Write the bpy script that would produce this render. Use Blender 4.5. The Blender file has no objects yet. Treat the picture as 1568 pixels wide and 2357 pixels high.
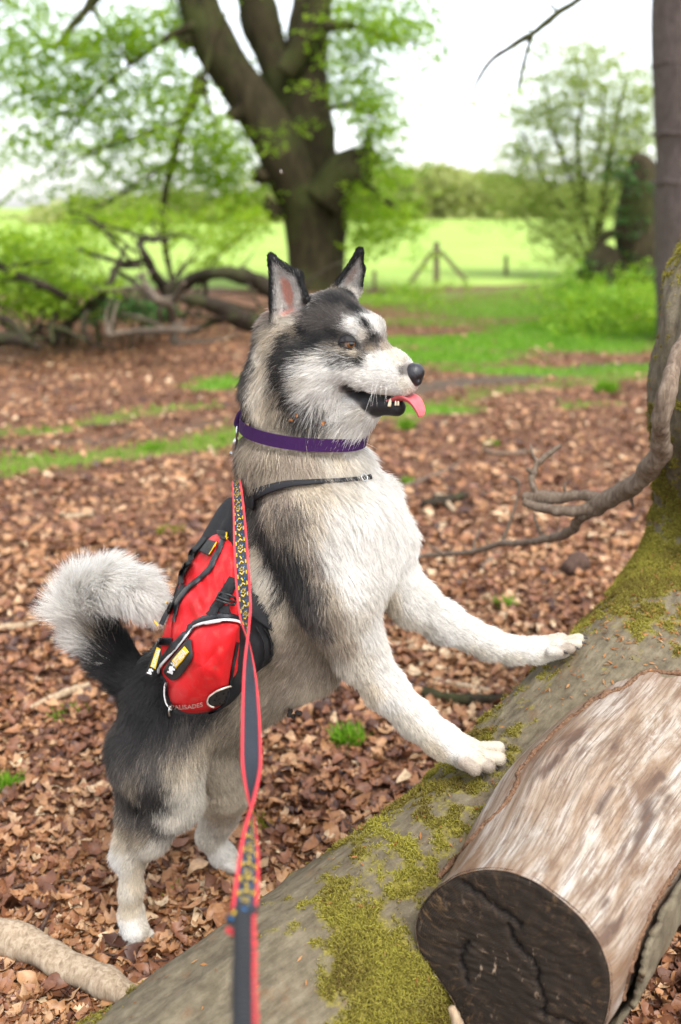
import bpy, math, random
import numpy as np
from mathutils import Vector, noise as mnoise
from mathutils.bvhtree import BVHTree

random.seed(7)
RNG = np.random.default_rng(7)
SC = bpy.context.scene
COL = SC.collection
R = math.radians

# ---------------------------------------------------------------- camera
FPX, CX, CY = 2291.5, 784.0, 1178.5        # 35 mm lens on a 36 mm high frame, measured in a 1568 x 2357 picture
HORIZON = 490.0
PITCH = math.atan((CY - HORIZON) / FPX)
CAMZ = 1.5
cam_d = bpy.data.cameras.new('camera')
cam = bpy.data.objects.new('camera', cam_d)
COL.objects.link(cam)
cam.location = (0, 0, CAMZ)
cam.rotation_euler = (math.pi / 2 - PITCH, 0, 0)
cam_d.sensor_fit = 'VERTICAL'
cam_d.sensor_height = 36.0
cam_d.sensor_width = 24.0
cam_d.lens = 35.0
cam_d.clip_start = 0.05
cam_d.clip_end = 3000
cam_d.dof.use_dof = True
cam_d.dof.focus_distance = 1.83
cam_d.dof.aperture_fstop = 2.3
SC.camera = cam

# ---------------------------------------------------------------- sky, sun, exposure
SUN_EL, SUN_AZ = R(58), R(150)          # azimuth measured from +Y towards +X
world = bpy.data.worlds.new('World')
SC.world = world
world.use_nodes = True
wn = world.node_tree
for n in list(wn.nodes):
    wn.nodes.remove(n)
w_out = wn.nodes.new('ShaderNodeOutputWorld')
w_bg = wn.nodes.new('ShaderNodeBackground')
w_sky = wn.nodes.new('ShaderNodeTexSky')
w_hsv = wn.nodes.new('ShaderNodeHueSaturation')
w_sky.sky_type = 'NISHITA'
w_sky.sun_disc = False
w_sky.sun_elevation = SUN_EL
w_sky.sun_rotation = SUN_AZ
w_sky.air_density = 1.0
w_sky.dust_density = 2.0
w_sky.ozone_density = 1.0
w_hsv.inputs['Saturation'].default_value = 0.30      # overcast: the cloud layer takes most of the blue out
w_bg.inputs['Strength'].default_value = 0.15
wn.links.new(w_sky.outputs[0], w_hsv.inputs['Color'])
wn.links.new(w_hsv.outputs[0], w_bg.inputs['Color'])
wn.links.new(w_bg.outputs[0], w_out.inputs[0])
sun_d = bpy.data.lights.new('sun', 'SUN')
sun_d.energy = 1.0
sun_d.angle = R(35)
sun_d.color = (1.0, 0.96, 0.90)
sun = bpy.data.objects.new('sun', sun_d)
COL.objects.link(sun)
_sd = Vector((math.sin(SUN_AZ) * math.cos(SUN_EL), math.cos(SUN_AZ) * math.cos(SUN_EL), math.sin(SUN_EL)))
sun.rotation_euler = _sd.to_track_quat('Z', 'Y').to_euler()
SC.view_settings.view_transform = 'Standard'
SC.view_settings.look = 'None'
SC.view_settings.gamma = 1
SC.view_settings.use_curve_mapping = False
SC.view_settings.exposure = 1.74
SC.render.engine = 'CYCLES'
SC.cycles.use_denoising = True
SC.cycles.max_bounces = 6
SC.cycles.diffuse_bounces = 3
SC.cycles.transmission_bounces = 4
SC.cycles.transparent_max_bounces = 8
SC.cycles.sample_clamp_indirect = 6
try:
    SC.cycles_curves.shape = 'RIBBONS'
except Exception:
    pass

# ---------------------------------------------------------------- picture <-> place
_F = np.array([0, math.cos(PITCH), -math.sin(PITCH)])
_U = np.array([0, math.sin(PITCH), math.cos(PITCH)])
_R = np.array([1.0, 0, 0])
CAMP = np.array([0, 0, CAMZ])

def ray(px, py):
    return _F + _R * ((px - CX) / FPX) - _U * ((py - CY) / FPX)

def at(px, py, zc):                      # point at camera depth zc
    return CAMP + ray(px, py) * zc

def atY(px, py, Y):
    r = ray(px, py)
    return CAMP + r * (Y / r[1])

def gnd(px, py, z=0.0):
    r = ray(px, py)
    return CAMP + r * ((z - CAMZ) / r[2])

def zc_of(p):
    return float(np.dot(np.asarray(p) - CAMP, _F))

def px_of(P):
    P = np.asarray(P, dtype=float)
    q = P - CAMP
    z = q @ _F
    return np.stack([CX + FPX * (q @ _R) / z, CY - FPX * (q @ _U) / z], -1)

def on_plane(px, py, p0, n, off=0.0):
    r = ray(px, py)
    t = (np.dot(p0 - CAMP, n) + off) / np.dot(r, n)
    return CAMP + r * t

def unit(v):
    v = np.asarray(v, dtype=float)
    return v / (np.linalg.norm(v, axis=-1, keepdims=True) + 1e-12)

# ---------------------------------------------------------------- object helpers
def mesh_obj(name, V, F, mat=None, parent=None, smooth=True, attrs=None, mats=None, fmat=None, uv=None):
    me = bpy.data.meshes.new(name)
    V = np.asarray(V, dtype=np.float32).reshape(-1, 3)
    if isinstance(F, np.ndarray):
        k = F.shape[1]
        nf = len(F)
        me.vertices.add(len(V))
        me.vertices.foreach_set('co', V.ravel())
        me.loops.add(nf * k)
        me.loops.foreach_set('vertex_index', F.astype(np.int32).ravel())
        me.polygons.add(nf)
        me.polygons.foreach_set('loop_start', np.arange(0, nf * k, k, dtype=np.int32))
        me.polygons.foreach_set('loop_total', np.full(nf, k, dtype=np.int32))
        me.update(calc_edges=True)
        me.validate()
    else:
        me.from_pydata([tuple(map(float, v)) for v in V], [], [tuple(int(i) for i in f) for f in F])
        me.update()
    if smooth:
        me.polygons.foreach_set('use_smooth', np.ones(len(me.polygons), dtype=bool))
    if mats:
        for m in mats:
            me.materials.append(m)
    elif mat:
        me.materials.append(mat)
    if fmat is not None:
        me.polygons.foreach_set('material_index', np.asarray(fmat, dtype=np.int32))
    if uv is not None:
        L = me.uv_layers.new(name='UVMap')
        idx = np.empty(len(me.loops), dtype=np.int32)
        me.loops.foreach_get('vertex_index', idx)
        L.data.foreach_set('uv', np.asarray(uv, dtype=np.float32)[idx].ravel())
    for k, a in (attrs or {}).items():
        a = np.asarray(a, dtype=np.float32)
        if a.ndim == 1:
            at_ = me.attributes.new(k, 'FLOAT', 'POINT')
            at_.data.foreach_set('value', a)
        else:
            at_ = me.attributes.new(k, 'FLOAT_COLOR', 'POINT')
            if a.shape[1] == 3:
                a = np.concatenate([a, np.ones((len(a), 1), np.float32)], 1)
            at_.data.foreach_set('color', a.ravel())
    o = bpy.data.objects.new(name, me)
    COL.objects.link(o)
    if parent is not None:
        o.parent = parent
        o.matrix_parent_inverse = parent.matrix_world.inverted() if parent.type != 'EMPTY' else _inv(parent)
    return o

def _inv(e):
    from mathutils import Matrix
    return Matrix.LocRotScale(e.location, e.rotation_euler, e.scale).inverted()

def thing(name, label, cat, loc=(0, 0, 0), group=None):
    o = bpy.data.objects.new(name, None)
    COL.objects.link(o)
    o.location = tuple(float(c) for c in loc)
    o.empty_display_size = 0.05
    tag(o, label, cat, group)
    return o

def tag(o, label=None, cat=None, group=None, kind=None):
    if label: o['label'] = label
    if cat: o['category'] = cat
    if group: o['group'] = group
    if kind: o['kind'] = kind
    return o

def crom(P, n):                           # Catmull-Rom resample of rows (any dimension)
    P = np.asarray(P, dtype=float)
    m = len(P)
    if m == 2:
        t = np.linspace(0, 1, n)[:, None]
        return P[0] * (1 - t) + P[1] * t
    Q = np.vstack([2 * P[0] - P[1], P, 2 * P[-1] - P[-2]])
    u = np.linspace(0, m - 1 - 1e-9, n)
    i = u.astype(int)
    t = (u - i)[:, None]
    a, b, c, d = Q[i], Q[i + 1], Q[i + 2], Q[i + 3]
    return 0.5 * ((2 * b) + (-a + c) * t + (2 * a - 5 * b + 4 * c - d) * t ** 2 + (-a + 3 * b - 3 * c + d) * t ** 3)

def frames(P):
    T = unit(np.gradient(P, axis=0))
    up = np.array([0, 0, 1.0]) if abs(T[0][2]) < 0.9 else np.array([1.0, 0, 0])
    A = np.zeros_like(T); B = np.zeros_like(T)
    a = unit(np.cross(T[0], up))
    for i in range(len(P)):
        a = unit(a - T[i] * np.dot(a, T[i]))
        A[i] = a
        B[i] = np.cross(T[i], a)
    return T, A, B

def tube(P, r, seg=10, n=None, bump=0.0, bscale=3.0, caps=True, seed=0.0, lump=0.0):
    """A tapered tube along P (k,3) with radii r; returns V, quads, uv."""
    P = np.asarray(P, dtype=float); r = np.broadcast_to(np.asarray(r, dtype=float), (len(P),))
    n = n or max(2, 4 * len(P))
    PR = crom(np.concatenate([P, r[:, None]], 1), n)
    P, r = PR[:, :3], np.maximum(PR[:, 3], 1e-4)
    T, A, B = frames(P)
    th = np.linspace(0, 2 * math.pi, seg, endpoint=False)
    c, s = np.cos(th), np.sin(th)
    D = A[:, None, :] * c[None, :, None] + B[:, None, :] * s[None, :, None]
    rr = np.repeat(r[:, None], seg, 1)
    if bump or lump:
        for i in range(n):
            for j in range(seg):
                q = P[i] + D[i, j] * r[i]
                v = Vector((q * bscale / max(r.max(), 1e-3) * 0.3 + seed))
                rr[i, j] *= 1 + bump * mnoise.noise(v) + lump * mnoise.noise(v * 0.35)
    V = (P[:, None, :] + D * rr[:, :, None]).reshape(-1, 3)
    i, j = np.meshgrid(np.arange(n - 1), np.arange(seg), indexing='ij')
    k = (j + 1) % seg
    F = np.stack([i * seg + j, i * seg + k, (i + 1) * seg + k, (i + 1) * seg + j], -1).reshape(-1, 4)
    L = np.concatenate([[0], np.cumsum(np.linalg.norm(np.diff(P, axis=0), axis=1))])
    uv = np.stack([np.tile(th / (2 * math.pi), n), np.repeat(L, seg)], -1)
    if caps:
        V = np.vstack([V, P[:1], P[-1:]])
        a, b = len(V) - 2, len(V) - 1
        j = np.arange(seg); k = (j + 1) % seg
        F = np.vstack([F, np.stack([k, j, np.full(seg, a), np.full(seg, a)], -1),
                       np.stack([(n - 1) * seg + j, (n - 1) * seg + k, np.full(seg, b), np.full(seg, b)], -1)])
        uv = np.vstack([uv, [[0, 0]], [[0, L[-1]]]])
    return V, F, uv

def fixq(F):                              # quads that repeat a vertex -> python list with triangles
    out = []
    for f in F:
        f = list(f)
        g = []
        for q in f:
            if q not in g:
                g.append(q)
        out.append(g)
    return out

class MB:
    """Collects pieces into one mesh."""
    def __init__(self): self.V, self.F, self.UV, self.M, self.n = [], [], [], [], 0
    def add(self, V, F, uv=None, mi=0):
        V = np.asarray(V, dtype=float)
        fl = F.tolist() if isinstance(F, np.ndarray) else F
        for f in fl:
            g = []
            for q in f:
                if q not in g: g.append(q)
            if len(g) > 2:
                self.F.append([q + self.n for q in g]); self.M.append(mi)
        self.V.append(V); self.n += len(V)
        self.UV.append(np.zeros((len(V), 2)) if uv is None else np.asarray(uv))
        return self
    def tube(self, P, r, seg=8, n=None, mi=0, **k):
        V, F, uv = tube(P, r, seg, n, **k)
        return self.add(V, F, uv, mi)
    def build(self, name, mat=None, parent=None, smooth=True, mats=None, attrs=None):
        return mesh_obj(name, np.vstack(self.V), self.F, mat, parent, smooth, mats=mats,
                        fmat=self.M if mats else None, uv=np.vstack(self.UV), attrs=attrs)

def sphere_mb(c, rx, ry=None, rz=None, ax=None, seg=16, rings=10):
    ry = rx if ry is None else ry; rz = rx if rz is None else rz
    th = np.linspace(0, math.pi, rings + 1); ph = np.linspace(0, 2 * math.pi, seg, endpoint=False)
    V = np.array([[math.sin(t) * math.cos(p), math.sin(t) * math.sin(p), math.cos(t)] for t in th for p in ph]) * [rx, ry, rz]
    if ax is not None:
        V = V @ np.asarray(ax)            # rows are the local axes
    F = [[i * seg + j, (i + 1) * seg + j, (i + 1) * seg + (j + 1) % seg, i * seg + (j + 1) % seg] for i in range(rings) for j in range(seg)]
    # merge poles
    V = V + np.asarray(c)
    for j in range(1, seg):
        pass
    F2 = []
    for f in F:
        g = [0 if q < seg else (rings * seg if q >= rings * seg else q) for q in f]
        F2.append(g)
    return V, F2

# ---------------------------------------------------------------- material helpers
class NT:
    def __init__(self, name):
        self.m = bpy.data.materials.new(name)
        self.m.use_nodes = True
        self.t = self.m.node_tree
        for n in list(self.t.nodes):
            self.t.nodes.remove(n)
        self.out = self.t.nodes.new('ShaderNodeOutputMaterial')
    def n(self, typ, **kw):
        x = self.t.nodes.new('ShaderNode' + typ)
        for k, v in kw.items():
            if k[0] == '_':
                setattr(x, k[1:], v)
            else:
                self.set(x, k, v)
        return x
    def set(self, x, k, v):
        s = x.inputs[int(k[1:])] if k[0] == 'i' and k[1:].isdigit() else x.inputs[k.replace('_', ' ')]
        if isinstance(v, bpy.types.NodeSocket):
            self.t.links.new(v, s)
        elif isinstance(v, (tuple, list)) and len(v) == 3 and s.type == 'RGBA':
            s.default_value = (*v, 1)
        else:
            s.default_value = v
    def coord(self, which='Object'):
        return self.n('TexCoord').outputs[which]
    def mapping(self, vec, scale=(1, 1, 1), loc=(0, 0, 0), rot=(0, 0, 0)):
        return self.n('Mapping', Vector=vec, Scale=scale, Location=loc, Rotation=rot).outputs[0]
    def noise(self, vec, scale, detail=4, rough=0.55, out='Fac', dist=0.0):
        return self.n('TexNoise', Vector=vec, Scale=scale, Detail=detail, Roughness=rough, Distortion=dist).outputs[out]
    def ramp(self, fac, stops, interp='LINEAR'):
        x = self.n('ValToRGB', Fac=fac)
        cr = x.color_ramp
        cr.interpolation = interp
        while len(cr.elements) < len(stops):
            cr.elements.new(0.5)
        for e, (p, c) in zip(cr.elements, stops):
            e.position = p
            e.color = (*c, 1) if not isinstance(c, (int, float)) else (c, c, c, 1)
        return x.outputs[0]
    def mix(self, fac, a, b, mode='MIX'):
        x = self.t.nodes.new('ShaderNodeMix'); x.data_type = 'RGBA'; x.blend_type = mode
        for s, v in ((x.inputs[0], fac), (x.inputs[6], a), (x.inputs[7], b)):
            if isinstance(v, bpy.types.NodeSocket): self.t.links.new(v, s)
            elif isinstance(v, (tuple, list)): s.default_value = (*v[:3], 1)
            else: s.default_value = v
        return x.outputs[2]
    def math(self, op, a, b=0.0, c=None, clamp=False):
        x = self.n('Math', _operation=op, _use_clamp=clamp, i0=a, i1=b)
        if c is not None: self.set(x, 'i2', c)
        return x.outputs[0]
    def attr(self, name, out='Fac'):
        return self.n('Attribute', _attribute_name=name).outputs[out]
    def bump(self, h, strength=0.3, dist=0.01, normal=None):
        x = self.n('Bump', Height=h, Strength=strength, Distance=dist)
        if normal is not None: self.set(x, 'Normal', normal)
        return x.outputs[0]
    def pbr(self, color, rough=0.7, bump=None, spec=0.3, metal=0.0, **kw):
        p = self.n('BsdfPrincipled', Base_Color=color, Roughness=rough, Metallic=metal)
        p.inputs['Specular IOR Level'].default_value = spec
        if bump is not None: self.set(p, 'Normal', bump)
        for k, v in kw.items(): self.set(p, k, v)
        self.t.links.new(p.outputs[0], self.out.inputs[0])
        return self.m
    def surf(self, sh):
        self.t.links.new(sh, self.out.inputs[0])
        return self.m

def simple(name, color, rough=0.6, var=0.25, scale=40, bump=0.0, bscale=200, spec=0.3, metal=0.0):
    t = NT(name)
    co = t.coord()
    n = t.noise(co, scale, 5)
    dark = tuple(c * (1 - var) for c in color); lite = tuple(min(1, c * (1 + var)) for c in color)
    c = t.ramp(n, [(0.3, dark), (0.7, lite)])
    b = t.bump(t.noise(co, bscale, 3), bump, 0.004) if bump else None
    return t.pbr(c, rough, b, spec, metal)

def leaf_mat(name, cols, trans=0.55, rough=0.5):
    """Leaves: each leaf has its own 'tint' (0..1) along the ramp."""
    t = NT(name)
    c = t.ramp(t.attr('tint'), [(i / (len(cols) - 1), k) for i, k in enumerate(cols)])
    d = t.n('BsdfDiffuse', Color=c).outputs[0]
    tr = t.n('BsdfTranslucent', Color=t.mix(0.35, c, (1.0, 1.0, 0.25), 'MULTIPLY')).outputs[0]
    g = t.n('BsdfGlossy', Roughness=rough).outputs[0]
    a = t.n('MixShader', Fac=trans, i1=d, i2=tr).outputs[0]
    return t.surf(t.n('MixShader', Fac=0.02, i1=a, i2=g).outputs[0])
# ================================================================ ground
def fbm(P, s, o=4, seed=0):
    r, a = 0, 1
    for i in range(o):
        r = r + a * vnoise(P, s * 2 ** i, seed + i); a *= .5
    return r

def vnoise(P, scale, seed=0):
    """smooth value noise in [-1,1], vectorised"""
    q = np.asarray(P, float) * scale + seed * 17.13
    i = np.floor(q).astype(np.int64); f = q - i
    f = f * f * (3 - 2 * f)
    r = 0
    for dx in (0, 1):
        for dy in (0, 1):
            for dz in (0, 1):
                h = ((i[:, 0] + dx) * 73856093) ^ ((i[:, 1] + dy) * 19349663) ^ ((i[:, 2] + dz) * 83492791)
                h = (h * 2654435761) & 0xffffffff
                h = ((h >> 13) ^ h) * 1274126177 & 0xffffffff
                r = r + ((h & 0xffff) / 32767.5 - 1) * (f[:, 0] if dx else 1 - f[:, 0]) * (f[:, 1] if dy else 1 - f[:, 1]) * (f[:, 2] if dz else 1 - f[:, 2])
    return r

def g3(x, y): return np.stack([np.asarray(x, float), np.asarray(y, float), np.zeros_like(np.asarray(x, float))], -1)

def bank(x, y):      # the low bank under the fence on the right
    e = np.exp(-((y - (17.6 + .10 * x)) / 1.0) ** 2)
    return .38 * e * np.clip((x - 1.5) / 2.5, 0, 1)

def gz(x, y):
    x = np.asarray(x, float); y = np.asarray(y, float)
    P = g3(x, y)
    far = np.clip((26 - y) / 8, 0, 1)
    near = .018 * vnoise(P, 1.6, 3) + .010 * vnoise(P, 5.0, 4) + .004 * vnoise(P, 16.0, 5)
    roll = .05 * vnoise(P, .22, 6) * np.clip((y - 3) / 4, 0, 1)
    return (near + roll) * far + bank(x, y)

def seg_blob(x, y, path, wid):
    """soft band along a ground path"""
    P = np.stack([x, y], -1); path = np.asarray(path)[:, :2]
    d = np.full(len(P), 1e9)
    for a, b in zip(path[:-1], path[1:]):
        ab = b - a
        t = np.clip(((P - a) @ ab) / (ab @ ab), 0, 1)
        d = np.minimum(d, np.linalg.norm(P - a - t[:, None] * ab, axis=1))
    return np.exp(-(d / wid) ** 2)

# zones of the floor, drawn between points seen on the ground
def gp2(px, py): return gnd(px, py)[:2]
Z_GRASS = [  # centre px, radii in metres, weight
    ((1180, 790), 1.9, .85, 1.1), ((1010, 825), 1.2, .55, 1.1), ((1400, 760), 1.6, 1.3, 1.0), ((1450, 700), 2.0, 1.8, 1.0), ((1220, 715), 2.4, 1.6, .62), ((960, 690), 2.2, 1.7, .62), ((1000, 740), 1.2, .8, .40),
    ((980, 945), .34, .20, .9), ((520, 880), .38, .22, .75), ((1440, 850), .7, .25, .7), ((1230, 850), .9, .22, .8), ((1330, 860), .9, .16, .6)]
MOSS_LINES = [([gp2(-120, 1095), gp2(150, 1060), gp2(330, 1020), gp2(560, 990)], .30, 1.0), ([gp2(-80, 1000), gp2(200, 968), gp2(540, 930)], .18, .75), ([gp2(880, 960), gp2(1100, 900), gp2(1300, 880), gp2(1480, 860)], .20, .6), ([gp2(1290, 940), gp2(1420, 930)], .10, .7)]
MUD_LINES = [([gp2(-200, 1050), gp2(150, 1010), gp2(540, 960)], .15, .5), ([gp2(880, 905), gp2(1050, 880), gp2(1250, 862), gp2(1540, 832)], .22, .9)]

def zones(x, y):
    P = g3(x, y)
    wob = np.stack([vnoise(P, .9, 31), vnoise(P, .9, 32)], -1) * .25 + np.stack([vnoise(P, 3, 33), vnoise(P, 3, 34)], -1) * .10
    X, Y = x + wob[:, 0], y + wob[:, 1]
    g = np.zeros(len(x))
    for c, rx, ry, w in Z_GRASS:
        q = gp2(*c)
        g = np.maximum(g, w * np.exp(-(((X - q[0]) / rx) ** 2 + ((Y - q[1]) / ry) ** 2) ** 1.5))
    edge = np.clip((y - 13.5) / 4, 0, 1) * np.clip((x + 1) / 3, 0, 1) * .75
    g = np.maximum(g, edge * (.5 + .5 * vnoise(P, .8, 35)))
    m = np.zeros(len(x)); d = np.zeros(len(x))
    for path, w, a in MOSS_LINES: m = np.maximum(m, a * seg_blob(X, Y, path, w))
    for path, w, a in MUD_LINES: d = np.maximum(d, a * seg_blob(X, Y, path, w))
    return g, m, d

ys = np.concatenate([np.linspace(-40, -3, 12), np.linspace(-2.5, .4, 16), np.geomspace(.5, 30, 420), np.geomspace(31, 700, 60)])
xs_n = np.linspace(-1, 1, 260)
half = np.where(ys < 1, 30 + 0 * ys, np.maximum(1.4 + ys * .62, 0))
GV = []
for y, h in zip(ys, half):
    hw = 4 + max(y, 0) * 1.1 if y < 30 else 40 + (y - 30) * 1.2 + 0
    u = np.sign(xs_n) * np.abs(xs_n) ** 1.35
    GV.append(np.stack([u * hw * (1 if y > 0 else 3), np.full_like(u, y)], -1))
GV = np.array(GV).reshape(-1, 2)
gzv = gz(GV[:, 0], GV[:, 1])
nx_ = len(xs_n)
i, j = np.meshgrid(np.arange(len(ys) - 1), np.arange(nx_ - 1), indexing='ij')
GF = np.stack([i * nx_ + j, i * nx_ + j + 1, (i + 1) * nx_ + j + 1, (i + 1) * nx_ + j], -1).reshape(-1, 4)
zg, zm, zd = zones(GV[:, 0], GV[:, 1])
t = NT('woodland_floor')
co = t.coord()
n1 = t.noise(co, 9, 8, .62); n2 = t.noise(co, 45, 5, .6); n3 = t.noise(co, 1.3, 4)
vor = t.n('TexVoronoi', Vector=t.mix(.15, co, t.noise(co, 30, 2, out='Color')), Scale=26.0)
lit = t.ramp(t.n('SeparateColor', Color=vor.outputs['Color']).outputs[0], [(0, (.035, .015, .009)), (.3, (.085, .036, .019)), (.6, (.14, .066, .035)), (.85, (.20, .105, .06)), (1, (.28, .18, .11))])
lit = t.mix(.55, lit, t.ramp(n2, [(.3, (.06, .03, .018)), (.55, (.17, .08, .042)), (.8, (.27, .15, .085))]))
lit = t.mix(t.math('MULTIPLY', n3, .5), lit, (.085, .045, .028))
mud = t.ramp(n1, [(.3, (.045, .034, .024)), (.7, (.115, .085, .06))])
gr = t.ramp(n2, [(.3, (.06, .13, .012)), (.55, (.11, .22, .022)), (.8, (.17, .30, .035))])
mo = t.ramp(n2, [(.3, (.07, .085, .015)), (.6, (.14, .165, .03)), (.8, (.20, .22, .05))])
def zmask(name, soft=.22):
    a = t.math('ADD', t.attr(name), t.math('MULTIPLY', t.math('SUBTRACT', n1, .5), 1.5))
    return t.ramp(a, [(.5 - soft, 0.0), (.5 + soft, 1.0)])
c = t.mix(zmask('mud'), lit, mud)
c = t.mix(zmask('moss'), c, mo)
c = t.mix(zmask('grass'), c, gr)
M_ground = t.pbr(c, .85, t.bump(n2, .6, .02), .15)
ground = mesh_obj('ground', np.column_stack([GV, gzv]), GF, M_ground, None, True, {'grass': zg, 'moss': zm, 'mud': zd})
tag(ground, kind='structure')

# the meadow beyond the fence
fy = np.concatenate([np.linspace(18.5, 40, 30), np.geomspace(42, 600, 50)])
FV = []
for y in fy:
    for x in np.linspace(-1, 1, 60):
        X = x * (22 + y * .9)
        sh = np.clip((y - 18.5 - .1 * X - 0.8 * math.sin(X * .4)) / 3, 0, 1)
        FV.append((X, y, -.12 * (1 - sh) + .02 * sh + .006 * max(0, y - 40) * (1 + .3 * math.sin(X * .02))))
i, j = np.meshgrid(np.arange(len(fy) - 1), np.arange(59), indexing='ij')
FF = np.stack([i * 60 + j, i * 60 + j + 1, (i + 1) * 60 + j + 1, (i + 1) * 60 + j], -1).reshape(-1, 4)
t = NT('meadow_grass')
co = t.coord()
c = t.ramp(t.noise(t.mapping(co, (1, .35, 1)), .5, 6, .6), [(.3, (.22, .33, .06)), (.55, (.28, .39, .085)), (.8, (.34, .43, .12))])
M_field = t.pbr(c, .9, t.bump(t.noise(co, 6, 4), .5, .1), .1)
field = mesh_obj('field', np.array(FV), FF, M_field, None, True)
tag(field, kind='structure')

# ================================================================ trees: trunks, limbs and leaf sprays
M_bark_dark = None
def bark_mat(name, cols, scale=(9, 9, 2.2), bump=.6, moss=None, dist=.03):
    t = NT(name)
    co = t.coord()
    n = t.noise(t.mapping(co, scale), 3.0, 8, .62, dist=.6)
    c = t.ramp(n, [(.28, cols[0]), (.5, cols[1]), (.75, cols[2])])
    if moss:
        m = t.ramp(t.noise(co, moss[1], 6, .6), [(.47, 0.0), (.62, 1.0)])
        c = t.mix(t.math('MULTIPLY', m, moss[2]), c, moss[0])
    return t.pbr(c, .9, t.bump(n, bump, dist), .15)
M_beech = bark_mat('beech_bark', [(.012, .010, .0055), (.032, .025, .012), (.062, .049, .025)], (3, 3, .8), .5, ((.06, .075, .018), 1.1, .5))
M_conif = bark_mat('conifer_bark', [(.045, .034, .030), (.11, .085, .075), (.19, .15, .135)], (14, 14, 3), .9, None, .02)
M_dead = bark_mat('dead_wood', [(.010, .008, .006), (.027, .020, .013), (.060, .046, .032)], (20, 20, 6), .5, ((.06, .075, .02), 4, .4), .01)
M_pale_wood = bark_mat('pale_dead_wood', [(.17, .11, .065), (.34, .25, .16), (.46, .37, .26)], (26, 26, 5), .5, None, .006)
M_leaf_beech = leaf_mat('beech_leaf', [(.11, .22, .010), (.19, .33, .014), (.28, .43, .025), (.39, .52, .06)], .65)
M_leaf_pale = leaf_mat('hawthorn_leaf', [(.17, .24, .06), (.26, .34, .085), (.36, .43, .13), (.45, .50, .21)], .6)
M_leaf_ivy = leaf_mat('ivy_leaf', [(.02, .05, .012), (.04, .09, .02), (.06, .14, .025)], .25)
M_leaf_far = leaf_mat('hazed_far_leaf', [(.24, .29, .09), (.32, .38, .12), (.42, .44, .17), (.48, .46, .22)], .5)  # leaf colours lightened, standing in for the haze of distance
M_leaf_nettle = leaf_mat('nettle_leaf', [(.10, .23, .012), (.17, .33, .018), (.27, .44, .03), (.42, .52, .05)], .5)

def leaves_from(base, dirs, nrm, L, W, rng):
    """folded diamond leaves; returns V, F, tint"""
    n = len(base)
    d = unit(dirs); s = unit(np.cross(d, nrm)); u = np.cross(s, d)
    L = np.broadcast_to(L, n)[:, None]; W = np.broadcast_to(W, n)[:, None]
    fold = rng.uniform(.05, .3, n)[:, None]
    V = np.stack([base, base + d * L * .45 + s * W + u * W * fold, base + d * L, base + d * L * .45 - s * W + u * W * fold], 1).reshape(-1, 3)
    k = np.arange(n)[:, None] * 4
    F = np.concatenate([k + [[0, 1, 2]], k + [[0, 2, 3]]], 0)
    tint = np.repeat(np.clip(rng.beta(2.2, 2.2, n), 0, 1), 4)
    return V, F, tint

def spray_leaves(centres, n_per, length, leaf, rng, droop=.25, flat=.25, outdir=None):
    """leafy twigs: flattened sprays round the given centres"""
    m = len(centres)
    ax = unit(rng.normal(0, 1, (m, 3)) * [1, 1, .35] + ([0, 0, -droop] if outdir is None else outdir))
    up = unit(np.array([0, 0, 1.0]) + rng.normal(0, flat, (m, 3)))
    side = unit(np.cross(ax, up))
    tpos = rng.uniform(-.5, .5, (m, n_per)); sgn = np.where(rng.random((m, n_per)) < .5, -1, 1)
    off = rng.uniform(.02, .30, (m, n_per)) * length * (1 - np.abs(tpos)) * sgn
    base = centres[:, None] + ax[:, None] * (tpos * length)[..., None] + side[:, None] * off[..., None] + rng.normal(0, .02 * length / .6, (m, n_per, 3))
    d = ax[:, None] * .7 + side[:, None] * (sgn * .9)[..., None] + rng.normal(0, .3, (m, n_per, 3)) + [0, 0, -.15]
    nr = up[:, None] + rng.normal(0, .35, (m, n_per, 3))
    N = m * n_per
    L = leaf * rng.uniform(.6, 1.2, N)
    return leaves_from(base.reshape(-1, 3), d.reshape(-1, 3), nr.reshape(-1, 3), L, L * .33, rng)

def blob_points(blobs, rng, Yr):
    """blobs of (px, py, rx, ry, count): points in the air at depths Yr"""
    out = []
    for x, y, rx, ry, n in blobs:
        q = rng.normal(0, .5, (n, 2)) * [rx, ry] + [x, y]
        Y = rng.uniform(*Yr, n)
        for (a, b), yy in zip(q, Y): out.append(atY(a, b, yy))
    return np.array(out)

# ---- the big beech behind the dog
BY = 14.8
bb = gnd(735, 668); BY = bb[1]
beech = thing('beech_tree', 'big old beech with a dark forked trunk standing behind the dog', 'tree', (bb[0], BY, 0))
def pxtube(mb, pts, Y, seg=16, bump=.10, lump=.25, dY=None, n=None, **k):
    P = [atY(x, y, Y + (dY[i] if dY else 0)) for i, (x, y, r) in enumerate(pts)]
    r = [p[2] * zc_of(q) / FPX for p, q in zip(pts, P)]
    mb.tube(P, r, seg, n or 8 * len(P), bump=bump, lump=lump, bscale=4, **k)
    return P, r
mb = MB()
pxtube(mb, [(735, 720, 86), (732, 660, 70), (724, 600, 62), (712, 500, 61), (672, 400, 56), (622, 300, 52), (556, 200, 48), (490, 100, 48), (455, 20, 46), (440, -80, 50), (420, -240, 46)], BY, 28)
pxtube(mb, [(748, 640, 46), (752, 560, 44), (752, 470, 44), (722, 360, 50), (704, 250, 50), (706, 150, 44), (712, 50, 42), (722, -80, 40), (730, -240, 36)], BY + .25, 24, dY=[0, 0, .1, .2, .3, .5, .7, 1, 1.3])
mb.build('trunk', M_beech, beech)
mb = MB()
pxtube(mb, [(690, 330, 42), (662, 220, 44), (625, 120, 44), (590, 20, 44), (560, -120, 40)], BY + .5, 20, dY=[0, .3, .6, .9, 1.2]); mb.build('limb', M_beech, beech)
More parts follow.
